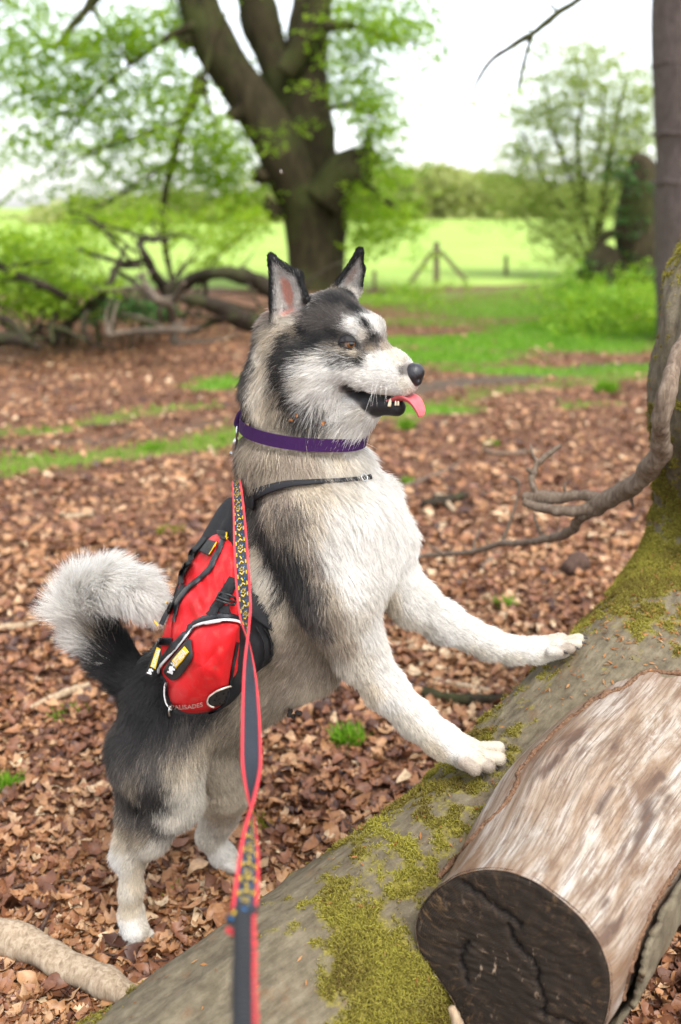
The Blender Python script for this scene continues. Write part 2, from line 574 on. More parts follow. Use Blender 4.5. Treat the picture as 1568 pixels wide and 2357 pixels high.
mb = MB(); pxtube(mb, [(655, 170, 26), (690, 120, 28), (725, 40, 32), (742, -60, 30)], BY + .2, 14); mb.build('limb', M_beech, beech)
mb = MB()
pxtube(mb, [(745, 470, 46), (782, 418, 50), (818, 385, 46), (842, 358, 32), (848, 335, 12), (852, 305, 4)], BY - .35, 16, .18, .4); mb.build('broken_limb', M_beech, beech)
for pts in ([(612, 395, 14), (598, 408, 20), (585, 392, 12)], [(640, 470, 26), (622, 490, 22), (613, 500, 8)], [(440, 90, 22), (418, 98, 18), (408, 92, 8)], [(560, 255, 24), (540, 262, 20), (520, 258, 8)]):
    mb = MB(); pxtube(mb, pts, BY - .3, 12, .2, .4); mb.build('burr', M_beech, beech)
mb = MB()
pxtube(mb, [(468, 175, 16), (448, 220, 15), (420, 290, 10), (398, 370, 9), (380, 450, 8), (376, 520, 9), (384, 590, 8), (400, 660, 6)], BY - 1.2, 9, .15, .3)
mb.build('drooping_branch', M_beech, beech)
tw = MB()
for pts in ([(230, -30, 16), (200, 20, 12), (165, 60, 9), (150, 90, 11), (128, 106, 3)], [(200, 15, 5), (222, 30, 7), (226, 52, 3)], [(450, 60, 14), (380, 90, 8), (300, 150, 5), (200, 230, 3), (90, 290, 2)], [(430, 270, 6), (350, 300, 4), (260, 330, 3), (150, 380, 2)],
            [(400, 370, 5), (320, 420, 4), (240, 470, 3), (160, 490, 2)], [(745, 60, 14), (820, 60, 7), (900, 90, 4), (980, 100, 2)], [(740, 260, 7), (800, 240, 5), (860, 270, 3)], [(820, 400, 8), (860, 440, 8), (900, 470, 6), (930, 500, 3)], [(515, 30, 8), (470, 180, 7), (500, 300, 4)], [(300, 150, 4), (250, 90, 3), (150, 120, 2)], [(200, 230, 3), (160, 320, 2), (120, 420, 1.5)]):
    pxtube(tw, pts, BY - 1.3, 6, .1, .3, n=24)
tag(tw.build('twigs', M_beech, beech), kind='stuff')
rng = np.random.default_rng(21)
sp = blob_points([(60, 60, 90, 90, 26), (180, 140, 130, 90, 44), (330, 90, 120, 90, 46), (420, 40, 60, 50, 26), (90, 210, 120, 90, 40), (260, 240, 140, 80, 44), (380, 190, 70, 70, 26), (60, 330, 110, 60, 18), (200, 350, 130, 60, 26), (330, 330, 90, 60, 26),
                  (480, 300, 70, 60, 26), (520, 390, 70, 60, 30), (430, 420, 70, 60, 20), (560, 460, 70, 50, 26), (300, 430, 90, 50, 14), (180, 460, 90, 50, 10), (640, 430, 40, 40, 8), (585, 130, 30, 90, 12), (560, 330, 50, 50, 12),
                  (790, 60, 60, 80, 30), (880, 50, 80, 60, 30), (950, 70, 60, 60, 14), (800, 180, 60, 70, 26), (850, 240, 70, 50, 26), (860, 330, 50, 60, 18), (890, 400, 40, 40, 10), (1000, 130, 40, 40, 3), (725, 200, 40, 100, 18), (700, 130, 40, 60, 10), (690, 290, 40, 30, 4),
                  (840, 470, 60, 40, 24), (900, 510, 60, 40, 20), (810, 520, 40, 40, 12), (-150, 150, 200, 200, 40), (500, -120, 500, 90, 90), (850, -120, 200, 90, 30), (0, -100, 200, 90, 40)], rng, (BY - 2.2, BY + 1.5))
sp = np.vstack([sp, sp + rng.normal(0, .3, sp.shape)])
tk = crom(np.array([(732, 660, 74), (722, 600, 66), (712, 500, 66), (672, 400, 60), (622, 300, 56), (556, 200, 52), (490, 100, 52), (455, 20, 50), (440, -80, 50)], float), 60)
tk = np.vstack([tk, crom(np.array([(752, 470, 44), (722, 360, 50), (704, 250, 50), (706, 150, 44), (712, 50, 42), (722, -80, 40)], float), 40), crom(np.array([(690, 330, 42), (662, 220, 44), (625, 120, 44), (590, 20, 44)], float), 30)])
spx = px_of(sp)
over = (np.linalg.norm(spx[:, None] - tk[None, :, :2], axis=2) < tk[None, :, 2] + 26).any(1) & (rng.random(len(sp)) < .88)
sp = np.array([atY(a, b, BY + 1.6) if o else p for p, (a, b), o in zip(sp, spx, over)])       # most sprays hang behind the stems
V, F, tint = spray_leaves(sp, 30, .80, .105, rng, .45)
crown = mesh_obj('crown', V, F, M_leaf_beech, beech, False, {'tint': tint})

# ---- conifer trunk at the right edge
cb = gnd(1545, 790)
conifer = thing('conifer_tree', 'straight grey brown conifer trunk with scaly bark at the edge of the wood', 'tree', (cb[0], cb[1], 0))
mb = MB()
CYY = cb[1]
pxtube(mb, [(1618, 860, 125), (1612, 760, 98), (1606, 640, 90), (1604, 480, 92), (1602, 300, 95), (1600, 120, 98), (1600, -40, 98), (1600, -400, 92)], CYY, 48, .05, .10, n=90)
mb.build('trunk', M_conif, conifer)
for y in (150, 310, 420):
    mb = MB()
    P = [atY(1602 + 97 * math.cos(a), y + 3 * math.sin(a), CYY + .0) for a in (0, 1)]
    c = atY(1602, y, CYY); r_ = 98 * zc_of(c) / FPX
    th = np.linspace(math.pi * .9, math.pi * 2.1, 30)
    mb.tube([c + np.array([math.cos(a) * r_, math.sin(a) * r_, .012 * math.sin(a * 9)]) for a in th], (.016), 8, 60, bump=.3)
    mb.build('bark_ridge', M_conif, conifer)

# ---- hawthorn on the right and the dark ivy-clad stump beside it
hb = gnd(1372, 640)
HY = hb[1]
haw = thing('hawthorn_tree', 'small many stemmed tree with pale young leaves beside the dark stump', 'tree', (hb[0], HY, 0))
mb = MB()
for pts in ([(1378, 640, 14), (1376, 560, 13), (1388, 470, 11), (1400, 380, 9), (1420, 280, 6), (1440, 180, 3)], [(1370, 600, 10), (1352, 520, 8), (1340, 430, 7), (1330, 330, 5), (1340, 210, 3), (1325, 130, 2)], [(1366, 620, 8), (1330, 540, 6), (1290, 470, 5), (1250, 400, 4), (1200, 300, 2)],
            [(1345, 500, 6), (1310, 400, 5), (1270, 290, 4), (1255, 180, 2)], [(1390, 480, 6), (1440, 400, 5), (1480, 300, 3)], [(1362, 625, 6), (1320, 580, 5), (1260, 540, 3), (1200, 500, 2)], [(1335, 440, 5), (1380, 330, 4), (1390, 200, 2)]):
    pxtube(mb, pts, HY, 8, .1, .3, n=30)
mb.build('trunk', M_beech, haw)
rng = np.random.default_rng(22)
sp = blob_points([(1290, 200, 90, 70, 50), (1350, 160, 80, 60, 36), (1430, 230, 80, 80, 56), (1240, 280, 90, 60, 40), (1330, 300, 120, 70, 70), (1440, 340, 80, 70, 60), (1200, 360, 80, 50, 30), (1290, 390, 110, 50, 60), (1400, 430, 90, 60, 60), (1230, 440, 90, 50, 46), (1310, 490, 90, 50, 56), (1260, 540, 70, 40, 30),
                  (1340, 560, 50, 40, 24), (1180, 480, 60, 40, 20), (1140, 420, 60, 40, 18), (1475, 280, 50, 90, 40), (1290, 115, 60, 30, 10), (1400, 130, 60, 40, 14), (1150, 270, 40, 40, 4), (1480, 180, 40, 50, 12), (1300, 590, 30, 30, 8)], rng, (HY - 1.3, HY + 1.6))
V, F, tint = spray_leaves(np.vstack([sp, sp + rng.normal(0, .25, sp.shape)]), 25, .55, .088, rng, -.4)
mesh_obj('crown', V, F, M_leaf_pale, haw, False, {'tint': tint})

sb = gnd(1440, 690)
SY = sb[1]
stump = thing('ivy_stump', 'dark ivy covered broken stump below the hawthorn', 'tree stump', (sb[0], SY, 0))
mb = MB()
pxtube(mb, [(1475, 720, 78), (1470, 640, 66), (1468, 560, 52), (1472, 470, 48), (1478, 400, 40), (1470, 375, 26), (1450, 378, 10)], SY, 20, .15, .35)
pxtube(mb, [(1400, 690, 66), (1380, 630, 56), (1372, 600, 46), (1360, 588, 26)], SY - .2, 18, .2, .4)
pxtube(mb, [(1460, 540, 14), (1420, 535, 12), (1390, 545, 10), (1372, 585, 12)], SY - .1, 10, .15, .3)
mb.build('trunk', M_beech, stump)
rng = np.random.default_rng(23)
sp = blob_points([(1430, 400, 40, 30, 20), (1465, 440, 40, 40, 24), (1460, 520, 40, 60, 30), (1440, 490, 30, 30, 16), (1470, 620, 50, 60, 30), (1400, 640, 60, 40, 30), (1350, 610, 30, 20, 10), (1440, 680, 60, 30, 20)], rng, (SY - .9, SY + .2))
V, F, tint = spray_leaves(sp, 14, .34, .08, rng, .2)
mesh_obj('ivy', V, F, M_leaf_ivy, stump, False, {'tint': tint})

# ---- thin hanging branch at the top right
hg = thing('hanging_branch', 'thin dark leafless twig hanging into the pale sky at top right', 'branch', atY(1330, -60, 6.5))
mb = MB()
for pts in ([(1420, -60, 8), (1330, 0, 7), (1285, 30, 7.5), (1230, 75, 7), (1180, 105, 6), (1130, 140, 5), (1100, 185, 4), (1085, 220, 2.5)], [(1225, 80, 5.5), (1210, 130, 4.5), (1200, 175, 4), (1192, 210, 2.5)], [(1235, 75, 2.5), (1210, 68, 2), (1195, 74, 1.2)], [(1285, 30, 3), (1272, 16, 3.5), (1262, 8, 1.2)]):
    pxtube(mb, pts, 6.5, 7, .1, .4, n=30)
mb.build('twig', M_beech, hg)
rng = np.random.default_rng(5)
sp = blob_points([(1080, 230, 40, 30, 5), (1195, 215, 20, 25, 4), (1020, 240, 30, 30, 2)], rng, (6.3, 6.7))
V, F, tint = spray_leaves(sp, 7, .16, .035, rng, .4)
mesh_obj('leaves', V, F, M_leaf_beech, hg, False, {'tint': tint})

# ---- fence posts
M_post = bark_mat('weathered_post', [(.06, .045, .03), (.13, .10, .065), (.20, .16, .11)], (18, 18, 3), .4, ((.10, .12, .04), 5, .4), .006)
fpb = gnd(1005, 652)
FYY = fpb[1]
def post(mb, p, q, w, Y):
    a, b = atY(*p, Y), atY(*q, Y)
    r_ = w * zc_of(a) / FPX / 2
    d = unit(b - a); s = unit(np.cross(d, [0, 1, 0])); u = np.cross(s, d)
    V = [c + s * r_ * i + u * r_ * j for c in (a - d * .1, b - d * .02, b) for i, j in ((-1, -1), (1, -1), (1, 1), (-1, 1))]
    V = np.array(V); V[8:] = V[8:] * .8 + V[8:].mean(0) * .2
    F = [[0, 3, 2, 1], [8, 9, 10, 11]]
    for k in (0, 4):
        for j in range(4): F.append([k + j, k + (j + 1) % 4, k + 4 + (j + 1) % 4, k + 4 + j])
    mb.add(V, F)
fp = thing('fence_post', 'wooden straining post with two slanting braces at the meadow edge', 'fence post', fpb)
mb = MB(); post(mb, (1005, 654), (1005, 556), 13, FYY); mb.build('post', M_post, fp, False)
mb = MB(); post(mb, (936, 664), (996, 578), 9, FYY - .1); mb.build('brace', M_post, fp, False)
mb = MB(); post(mb, (1068, 640), (1014, 578), 9, FYY + .1); mb.build('brace', M_post, fp, False)
for (x, y0, y1, w, lab) in ((1165, 636, 588, 8, 'thin grey fence post under the hawthorn at the meadow edge'), (862, 668, 622, 8, 'short thin fence post between the ear of the dog and the braced post')):
    b_ = gnd(x, y0)
    o = MB(); post(o, (x, y0), (x, y1), w, b_[1]); o = o.build('thin_fence_post', M_post, None, False); tag(o, lab, 'fence post')

# ---- woodland beyond the meadow
rng = np.random.default_rng(31)
cs, rs = [], []
def far_clumps(x0, x1, ytop, ybase, Y, n, sy=0.0):
    for _ in range(n):
        u = rng.random(); x = x0 + (x1 - x0) * u
        top = np.interp(u, np.linspace(0, 1, len(ytop)), ytop)
        y = top + (ybase - top) * rng.random() ** 1.2
        cs.append(atY(x, y, Y + rng.uniform(-12, 12)))
far_clumps(-300, 640, [500, 505, 520, 500, 505, 490, 480, 470], 530, 165, 1500)
far_clumps(760, 1250, [425, 430, 405, 390, 395, 410, 420, 440], 520, 150, 1900)
far_clumps(1200, 1900, [440, 430, 450, 440], 520, 150, 1200)
far_clumps(80, 640, [490, 470, 455, 462, 450], 525, 120, 900)
cs = np.array(cs)
V, F, tint = spray_leaves(cs, 16, 3.4, .85, rng, .1, .8)
tw_ = tint.reshape(-1, 64).mean(1)
tint = np.clip(np.repeat(.5 + .45 * vnoise(cs, .07, 3), 64) + (tint - .5) * .5, 0, 1)
wood = mesh_obj('distant_woodland', V, F, M_leaf_far, None, False, {'tint': tint})
tag(wood, 'haze-paled spring woodland beyond the far side of the meadow', 'woodland', kind='stuff')

M_mid = bark_mat('grey_dead_limb', [(.05, .038, .028), (.11, .085, .062), (.18, .145, .11)], (20, 20, 6), .5, None, .01)
# ---- fallen limbs tangled on the left
def fallen(label, paths, Y, base, mat=None, seg=12):
    o = thing('fallen_branch', label, 'branch', gnd(*base), 'dead limbs lying under the beech')
    for k, pts in enumerate(paths):
        mb = MB(); pxtube(mb, [(a_, b_, c_ * .74) for a_, b_, c_ in pts], Y, seg if k == 0 else 8, .12, .4, dY=[.25 * math.sin(i * 1.7 + k) for i in range(len(pts))])
        mb.build('limb' if k == 0 else 'side_branch', mat or M_dead, o)
    rg = np.random.default_rng(len(label) * 7 + int(base[0]))
    for k in range(7):
        pts = paths[0]; a = pts[rg.integers(len(pts))]
        dx, dy = rg.normal(0, 60), -abs(rg.normal(0, 45)) + 15
        mb = MB(); pxtube(mb, [(a[0], a[1], 5), (a[0] + dx * .45 + rg.normal(0, 8), a[1] + dy * .5, 4), (a[0] + dx, a[1] + dy, 3), (a[0] + dx * 1.5 + rg.normal(0, 15), a[1] + dy * 1.2 + rg.normal(0, 15), 1.2)], Y, 6, .1, .4, dY=[0, .2, .3, .5])
        mb.build('side_branch', mat or M_dead, o)
    return o
fallen('thick dark fallen limb arching down to the ground just left of the beech trunk', [[(660, 690, 24), (600, 652, 26), (550, 632, 24), (500, 628, 20), (450, 640, 19), (410, 668, 17), (360, 700, 12)], [(470, 640, 8), (476, 680, 6), (480, 720, 4)], [(560, 632, 7), (575, 660, 5), (590, 690, 3)]], 13.0, (500, 720))
fallen('dead branch with a burr on its raised end left of the drooping branch', [[(400, 720, 20), (380, 670, 18), (348, 620, 15), (332, 582, 13), (322, 558, 12), (338, 546, 10), (352, 556, 4)], [(330, 600, 9), (290, 605, 8), (235, 592, 8), (195, 578, 8), (180, 572, 3)], [(310, 580, 5), (270, 545, 4), (220, 520, 3), (190, 490, 2)]], 11.8, (400, 770))
fallen('bent fallen limb crossing low over the ground with a hooked top', [[(120, 790, 14), (170, 730, 14), (225, 690, 14), (255, 650, 12), (268, 615, 10), (300, 600, 6)], [(265, 620, 7), (310, 650, 8), (345, 680, 8), (400, 700, 5)]], 11.2, (180, 790))
fallen('stout mossy dead bough rising from the left of the tangle', [[(-80, 560, 16), (0, 612, 13), (60, 640, 12), (110, 660, 11), (160, 690, 10)], [(0, 612, 6), (60, 608, 5), (120, 600, 3)]], 10.6, (30, 800))
fallen('pale bleached forked limb standing under the drooping branch', [[(402, 792, 12), (398, 740, 12), (388, 700, 13), (362, 688, 12), (338, 660, 10), (330, 640, 5)], [(390, 710, 10), (408, 680, 9), (424, 650, 7)], [(372, 740, 8), (368, 715, 8), (384, 695, 7)]], 10.3, (400, 796), M_mid)
fallen('long pale branch lying flat along the leaf litter', [[(250, 772, 7), (300, 764, 9), (380, 760, 10), (430, 762, 7)]], 10.1, (340, 775), M_mid)
fallen('broad dark log mass at the bottom of the tangle by the trunk', [[(640, 745, 22), (560, 738, 30), (490, 700, 26), (440, 690, 20), (415, 690, 8)], [(520, 730, 12), (470, 750, 10), (430, 770, 6)]], 12.2, (540, 770))
fallen('black rotten log half sunk at the left edge of the litter', [[(-120, 770, 28), (-40, 778, 26), (40, 782, 18), (90, 800, 8)], [(0, 730, 14), (30, 745, 12), (70, 790, 6)]], 10.2, (0, 806))
fallen('grey crooked stick pile leaning among the dead limbs', [[(60, 770, 9), (100, 752, 9), (150, 760, 8), (200, 785, 5)], [(130, 720, 8), (118, 750, 7), (122, 790, 4)], [(200, 715, 7), (190, 750, 6), (205, 780, 4)]], 10.4, (120, 795))
rng = np.random.default_rng(41)
for lab, blobs, Yr, mt, n in (('leafy low bush growing up through the fallen limbs at far left', [(40, 560, 80, 40, 50), (90, 620, 110, 50, 80), (60, 690, 80, 40, 54), (150, 570, 80, 50, 50), (180, 660, 60, 40, 44), (10, 640, 60, 60, 40), (120, 700, 90, 30, 40)], (10.5, 13), M_leaf_beech, 18),
                              ('bright green bush behind the burred branch and the drooping one', [(190, 510, 80, 24, 34), (260, 520, 90, 30, 44), (330, 500, 70, 24, 30), (430, 530, 70, 34, 34), (500, 545, 60, 40, 34), (560, 510, 50, 34, 34), (470, 610, 50, 20, 14), (240, 650, 60, 24, 16)], (13, 16), M_leaf_beech, 18),
                              ('dark green undergrowth in the middle of the fallen limbs', [(290, 700, 70, 30, 40), (350, 720, 40, 20, 24), (220, 720, 60, 20, 20)], (11, 13), M_leaf_ivy, 18)):
    c_ = blob_points(blobs, rng, Yr)
    V, F, tint = spray_leaves(c_, n, .5, .075, rng, 0)
    b_ = thing('bush', lab, 'bush', (c_[:, 0].mean(), c_[:, 1].mean(), 0))
    mesh_obj('foliage', V, F, mt, b_, False, {'tint': tint})
    mb = MB()
    for _ in range(9):
        q = c_[rng.integers(len(c_))]
        r0 = np.array([c_[:, 0].mean() + rng.normal(0, .3), c_[:, 1].mean() + rng.normal(0, .3), 0])
        mb.tube([r0, (r0 + q) / 2 + [0, 0, .2], q], [.018, .012, .004], 5, 10)
    mb.build('stem', M_beech, b_)

# ---- nettles and weeds on the right
rng = np.random.default_rng(51)
pts = []
for x, y, rx, ry, n, h in ((1420, 745, 120, 45, 300, .40), (1350, 705, 130, 25, 160, .35), (1480, 700, 70, 40, 160, .5), (940, 690, 110, 25, 100, .15), (1300, 755, 60, 25, 60, .12)):
    for _ in range(n):
        g = gnd(x + rng.normal(0, .5) * rx, y + rng.normal(0, .5) * ry)
        pts.append([g[0], g[1], float(gz([g[0]], [g[1]])[0]) + rng.random() * h])
pts = np.array(pts)
V, F, tint = spray_leaves(pts, 12, .22, .07, rng, -.6, .5)
tag(mesh_obj('nettles', V, F, M_leaf_nettle, None, False, {'tint': tint}), 'bed of fresh green nettles below the stump and along the wood edge', 'weeds', kind='stuff')
# short grass blades on the green patches
N = 190000
Yg = rng.uniform(0, 1, N) ** .6 * 14 + 3.5; Xg = rng.uniform(-.42, .42, N) * (Yg + .6)
zg_, zm_, zd_ = zones(Xg, Yg)
keep = rng.random(N) < np.clip(np.maximum(zg_ * 1.25 - .15, zm_ * .55 - .1), 0, 1)
Xg, Yg = Xg[keep], Yg[keep]
base = np.column_stack([Xg, Yg, gz(Xg, Yg) - .004])
L = rng.uniform(.025, .075, len(base))
V, F, tint = leaves_from(base, rng.normal(0, .45, (len(base), 3)) + [0, 0, 1], rng.normal(0, 1, (len(base), 3)), L, L * .05 + .0025, rng)
M_grass = leaf_mat('grass_blade', [(.07, .16, .008), (.11, .26, .012), (.17, .34, .02), (.26, .40, .05)], .4)
tag(mesh_obj('grass', V, F, M_grass, None, False, {'tint': tint}), 'short bright grass on the clearing behind the dog', 'grass', kind='stuff')
# tufts of grass standing in the leaf litter
def tuft(label, px, py, r, h, n, mat=None, seed=0):
    rg = np.random.default_rng(seed)
    g = gnd(px, py)
    q = np.clip(rg.normal(0, .38, (n, 2)), -.6, .6) * r + g[:2]
    base = np.column_stack([q, gz(q[:, 0], q[:, 1]) - .003])
    L = rg.uniform(.4, 1.15, n) * h
    out = np.column_stack([(q - g[:2]) / max(r, .01) * .6, np.ones(n)]) + rg.normal(0, .35, (n, 3))
    V, F, tint = leaves_from(base, out, rg.normal(0, 1, (n, 3)), L, .0028 + .012 * h, rg)
    o = mesh_obj('grass_tuft', V, F, mat or M_grass, None, False, {'tint': tint})
    tag(o, label, 'grass tuft', 'grass tufts in the leaf litter')
M_mossgrass = leaf_mat('moss_frond', [(.10, .10, .012), (.17, .17, .018), (.25, .24, .03), (.30, .30, .05)], .3)
for i, (lab, px, py, r, h, n, mt) in enumerate([
    ('bright grass tuft between the belly of the dog and the trunk', 802, 1702, .055, .055, 260, None), ('dark mossy tuft beside the patterned end of the leash', 690, 2065, .05, .03, 260, M_mossgrass),
    ('yellow moss cushion on the litter left of the pack', 393, 1216, .09, .03, 500, M_mossgrass), ('tall green tuft near the foot of the leaning trunk', 1393, 905, .11, .13, 300, None), ('small green tuft behind the far front leg', 1160, 1400, .05, .05, 120, None),
    ('single green tuft right of the chin of the dog', 935, 985, .06, .10, 160, None), ('green tuft cut by the left edge of the picture', 8, 1812, .05, .05, 160, None), ('sparse green tuft on the left behind the short pale stick', 160, 1645, .09, .025, 120, None), ('tiny green sprig between the hind feet', 402, 2050, .02, .03, 30, None), ('mossy tuft just right of the far hind foot', 610, 1892, .05, .02, 180, M_mossgrass),
    ('little green tuft in front of the curved dead branch', 935, 1108, .06, .04, 100, None), ('small tuft far out on the brown litter behind the branch', 1135, 1020, .07, .05, 90, None), ('flat green tuft beside the muddy track at left', 350, 1030, .12, .06, 160, None)]):
    tuft(lab, px, py, r, h, n, mt, 60 + i)
# ================================================================ the mossy trunk the dog stands on
M_tw_dark = bark_mat('dark_twig', [(.03, .018, .015), (.07, .042, .032), (.12, .08, .06)], (40, 40, 10), .4, None, .004)
TR = [(150, 2800, 305), (370, 2600, 288), (752, 2300, 266), (1143, 1978, 236), (1408, 1680, 216), (1606, 1440, 190), (1688, 1240, 186), (1712, 1070, 190), (1706, 900, 200), (1726, 740, 200), (1768, 580, 190), (1820, 380, 180)]
LR = .2
lp3 = np.array([at(x, y, FPX * (LR if k < 7 else LR) / r) for k, (x, y, r) in enumerate(TR)])
ftree = thing('fallen_tree', 'mossy fallen beech trunk with a sawn off barkless limb under the front paws', 'fallen tree', (lp3[3][0], lp3[3][1], 0))
NL, NS = 460, 150
Q = crom(np.column_stack([lp3, np.full(len(lp3), LR)]), NL)
Pt, rt = Q[:, :3], Q[:, 3]
T_, A_, B_ = frames(Pt)
th = np.linspace(0, 2 * math.pi, NS, endpoint=False)
D = A_[:, None] * np.cos(th)[None, :, None] + B_[:, None] * np.sin(th)[None, :, None]
S0 = Pt[:, None] + D * rt[:, None, None]
flat = S0.reshape(-1, 3)
Ll = np.concatenate([[0], np.cumsum(np.linalg.norm(np.diff(Pt, axis=0), axis=1))])
# coordinates along the trunk for stretched grain
lu = np.column_stack([np.tile(np.cos(th) * .2, NL), np.tile(np.sin(th) * .2, NL), np.repeat(Ll, NS)])
disp = .010 * vnoise(lu * [1, 1, .35], 9, 41) + .006 * vnoise(lu * [1, 1, .3], 26, 42) + .0022 * vnoise(lu * [1, 1, .45], 90, 43) + .0014 * vnoise(flat, 150, 44)
# buttress ridges where the trunk rises
rise = np.clip((np.repeat(Ll, NS) - np.interp(6.4, np.arange(12), np.linspace(0, Ll[-1], 12))) / .5, 0, 1)
disp += rise * (.016 * vnoise(lu * [1, 1, .22], 14, 45) + .012 * vnoise(lu * [1, 1, .3], 34, 46))
nrm0 = D.reshape(-1, 3)
mossm = .5 + .55 * vnoise(flat, 4.2, 51) + .36 * vnoise(flat, 11, 52) + .46 * vnoise(flat, 34, 53) + .42 * vnoise(flat, 105, 54)
pxl = px_of(flat)
up_ = nrm0[:, 2]
facing_edge = (nrm0 @ unit(np.array([-.75, .1, .35])))
mossm += .16 * facing_edge - .22
wetspots = [((860, 2270), .18, .36), ((760, 2110), .10, .2), ((640, 2150), .10, .25), ((960, 2000), .16, .30), ((1180, 1740), .10, .25), ((1130, 1700), .08, .2), ((1330, 1520), .14, .25), ((1500, 1470), .14, .28), ((1540, 1330), .12, .3), ((1480, 1300), .10, .35), ((1530, 1150), .12, .45), ((860, 2330), .16, .55), ((430, 2330), .18, -.7), ((580, 2250), .16, -.6), ((700, 2230), .10, -.3), ((960, 2080), .08, -.2), ((1290, 1640), .07, -.4), ((1390, 1490), .05, -.35), ((1500, 1490), .06, -.30), ((1380, 1560), .07, -.35), ((620, 2340), .10, -.2), ((1535, 700), .10, .05), ((1535, 1000), .10, -.12), ((1520, 860), .10, -.1), ((1250, 1560), .10, .3), ((1420, 1400), .10, .3), ((1190, 1640), .08, .3)]
for (x, y), r_, a_ in wetspots:
    k = np.argmin(np.where((nrm0 * (CAMP - flat)).sum(1) > 0, np.linalg.norm(pxl - [x, y], axis=1), 1e9))
    mossm += a_ * np.exp(-(np.linalg.norm(flat - flat[k], axis=1) / r_) ** 2)
mossm = np.clip(mossm, 0, 1)
mossy = np.clip((mossm - .34) / .52, 0, 1)
disp += mossy * .003
LV = flat + nrm0 * disp[:, None]
i, j = np.meshgrid(np.arange(NL - 1), np.arange(NS), indexing='ij')
LF = np.stack([i * NS + j, i * NS + (j + 1) % NS, (i + 1) * NS + (j + 1) % NS, (i + 1) * NS + j], -1).reshape(-1, 4)
t = NT('mossy_beech_bark')
uvc = t.coord('UV'); co = t.coord()
g1 = t.noise(t.mapping(co, (1, 1, 1)), 34, 8, .66)
g2 = t.noise(t.mapping(uvc, (40, 10, 1)), 2.0, 8, .65)
g3_ = t.noise(co, 190, 4, .6)
bk = t.ramp(g2, [(.25, (.036, .027, .017)), (.45, (.095, .076, .048)), (.6, (.16, .132, .088)), (.8, (.25, .218, .16))])
bk = t.mix(.5, bk, t.ramp(g1, [(.3, (.044, .034, .022)), (.55, (.128, .106, .068)), (.8, (.21, .185, .128))]))
rust = t.ramp(t.noise(co, 22, 5, .6), [(.58, 0.0), (.70, 1.0)])
bk = t.mix(t.math('MULTIPLY', rust, .35), bk, (.16, .075, .03))
ms = t.ramp(g3_, [(.25, (.06, .05, .012)), (.5, (.16, .135, .022)), (.75, (.26, .225, .04))])
mm = t.math('ADD', t.attr('moss'), t.math('MULTIPLY', t.math('SUBTRACT', g3_, .5), .9))
c = t.mix(t.ramp(mm, [(.30, 0.0), (.95, .95)]), bk, ms)
b = t.bump(g2, .5, .008); b = t.bump(g3_, .5, .004, b)
M_trunk = t.pbr(c, .88, b, .2)
uv = np.column_stack([np.tile(th / (2 * math.pi), NL), np.repeat(Ll, NS)])
trunk = mesh_obj('trunk', LV, LF, M_trunk, ftree, True, {'moss': mossy}, uv=uv)
TRUNK_BVH = BVHTree.FromPolygons([Vector(v) for v in LV], [tuple(f) for f in LF.tolist()])

def hair_object(name, P, rad, cols, mat, parent):
    """strands: points (n,k,3), radii (n,k), colours (n,k,3)"""
    n, k = P.shape[:2]
    hc = bpy.data.hair_curves.new(name)
    hc.add_curves([k] * n)
    hc.attributes['position'].data.foreach_set('vector', P.astype(np.float32).ravel())
    ra = hc.attributes.get('radius') or hc.attributes.new('radius', 'FLOAT', 'POINT')
    ra.data.foreach_set('value', rad.astype(np.float32).ravel())
    ca = hc.attributes.new('coat', 'FLOAT_COLOR', 'POINT')
    ca.data.foreach_set('color', np.concatenate([cols, np.ones((n, k, 1))], 2).astype(np.float32).ravel())
    hc.materials.append(mat)
    o = bpy.data.objects.new(name, hc)
    COL.objects.link(o)
    if parent is not None:
        o.parent = parent
        o.matrix_parent_inverse = _inv(parent) if parent.type == 'EMPTY' else parent.matrix_world.inverted()
    return o

def sample_mesh(V, F, n, rng, weight=None):
    a, b, c, d = (V[F[:, i]] for i in range(4))
    ar = .5 * np.linalg.norm(np.cross(c - a, d - b), axis=1)
    w = ar if weight is None else ar * weight
    f = rng.choice(len(F), n, p=w / w.sum())
    u, v = rng.random((2, n))
    P = (a[f] * ((1 - u) * (1 - v))[:, None] + b[f] * (u * (1 - v))[:, None] + c[f] * (u * v)[:, None] + d[f] * ((1 - u) * v)[:, None])
    return P, f
rng = np.random.default_rng(71)
fmoss = mossy[LF].mean(1); fn_ = nrm0[LF[:, 0]]; fcn = LV[LF].mean(1)
vis = ((fn_ * (CAMP - fcn)).sum(1) > -.1).astype(float) * .9 + .1
inside_view = np.array((px_of(fcn)[:, 1] < 2500) & (px_of(fcn)[:, 0] < 1700) & (px_of(fcn)[:, 0] > -100), float) * .95 + .05
NM = 100000
mp, mf = sample_mesh(LV, LF, NM, rng, np.clip(fmoss, 0, 1) ** 1.5 * vis * inside_view + 1e-6)
mn_ = fn_[mf]
md = unit(mn_ + rng.normal(0, .55, (NM, 3)) + [0, 0, .25])
ml = rng.uniform(.002, .010, NM) * (.35 + .9 * fmoss[mf])
mP = np.stack([mp, mp + md * (ml * .5)[:, None], mp + unit(md + rng.normal(0, .4, (NM, 3))) * ml[:, None]], 1)
sel_ = (.55 * vnoise(mp, 60, 62) + .55 * vnoise(mp, 170, 63) + (fmoss[mf] - .55) * 1.1) >.02
mr = np.stack([np.full(NM, .0009), np.full(NM, .0008), np.full(NM, .0003)], 1) * rng.uniform(.7, 1.2, NM)[:, None]
hue = np.clip(.45 + .5 * vnoise(mp, 14, 61) + rng.normal(0, .25, NM), 0, 1)[:, None]
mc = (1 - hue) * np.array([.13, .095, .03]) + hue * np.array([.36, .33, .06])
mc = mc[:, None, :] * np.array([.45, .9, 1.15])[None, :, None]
t = NT('moss_strand')
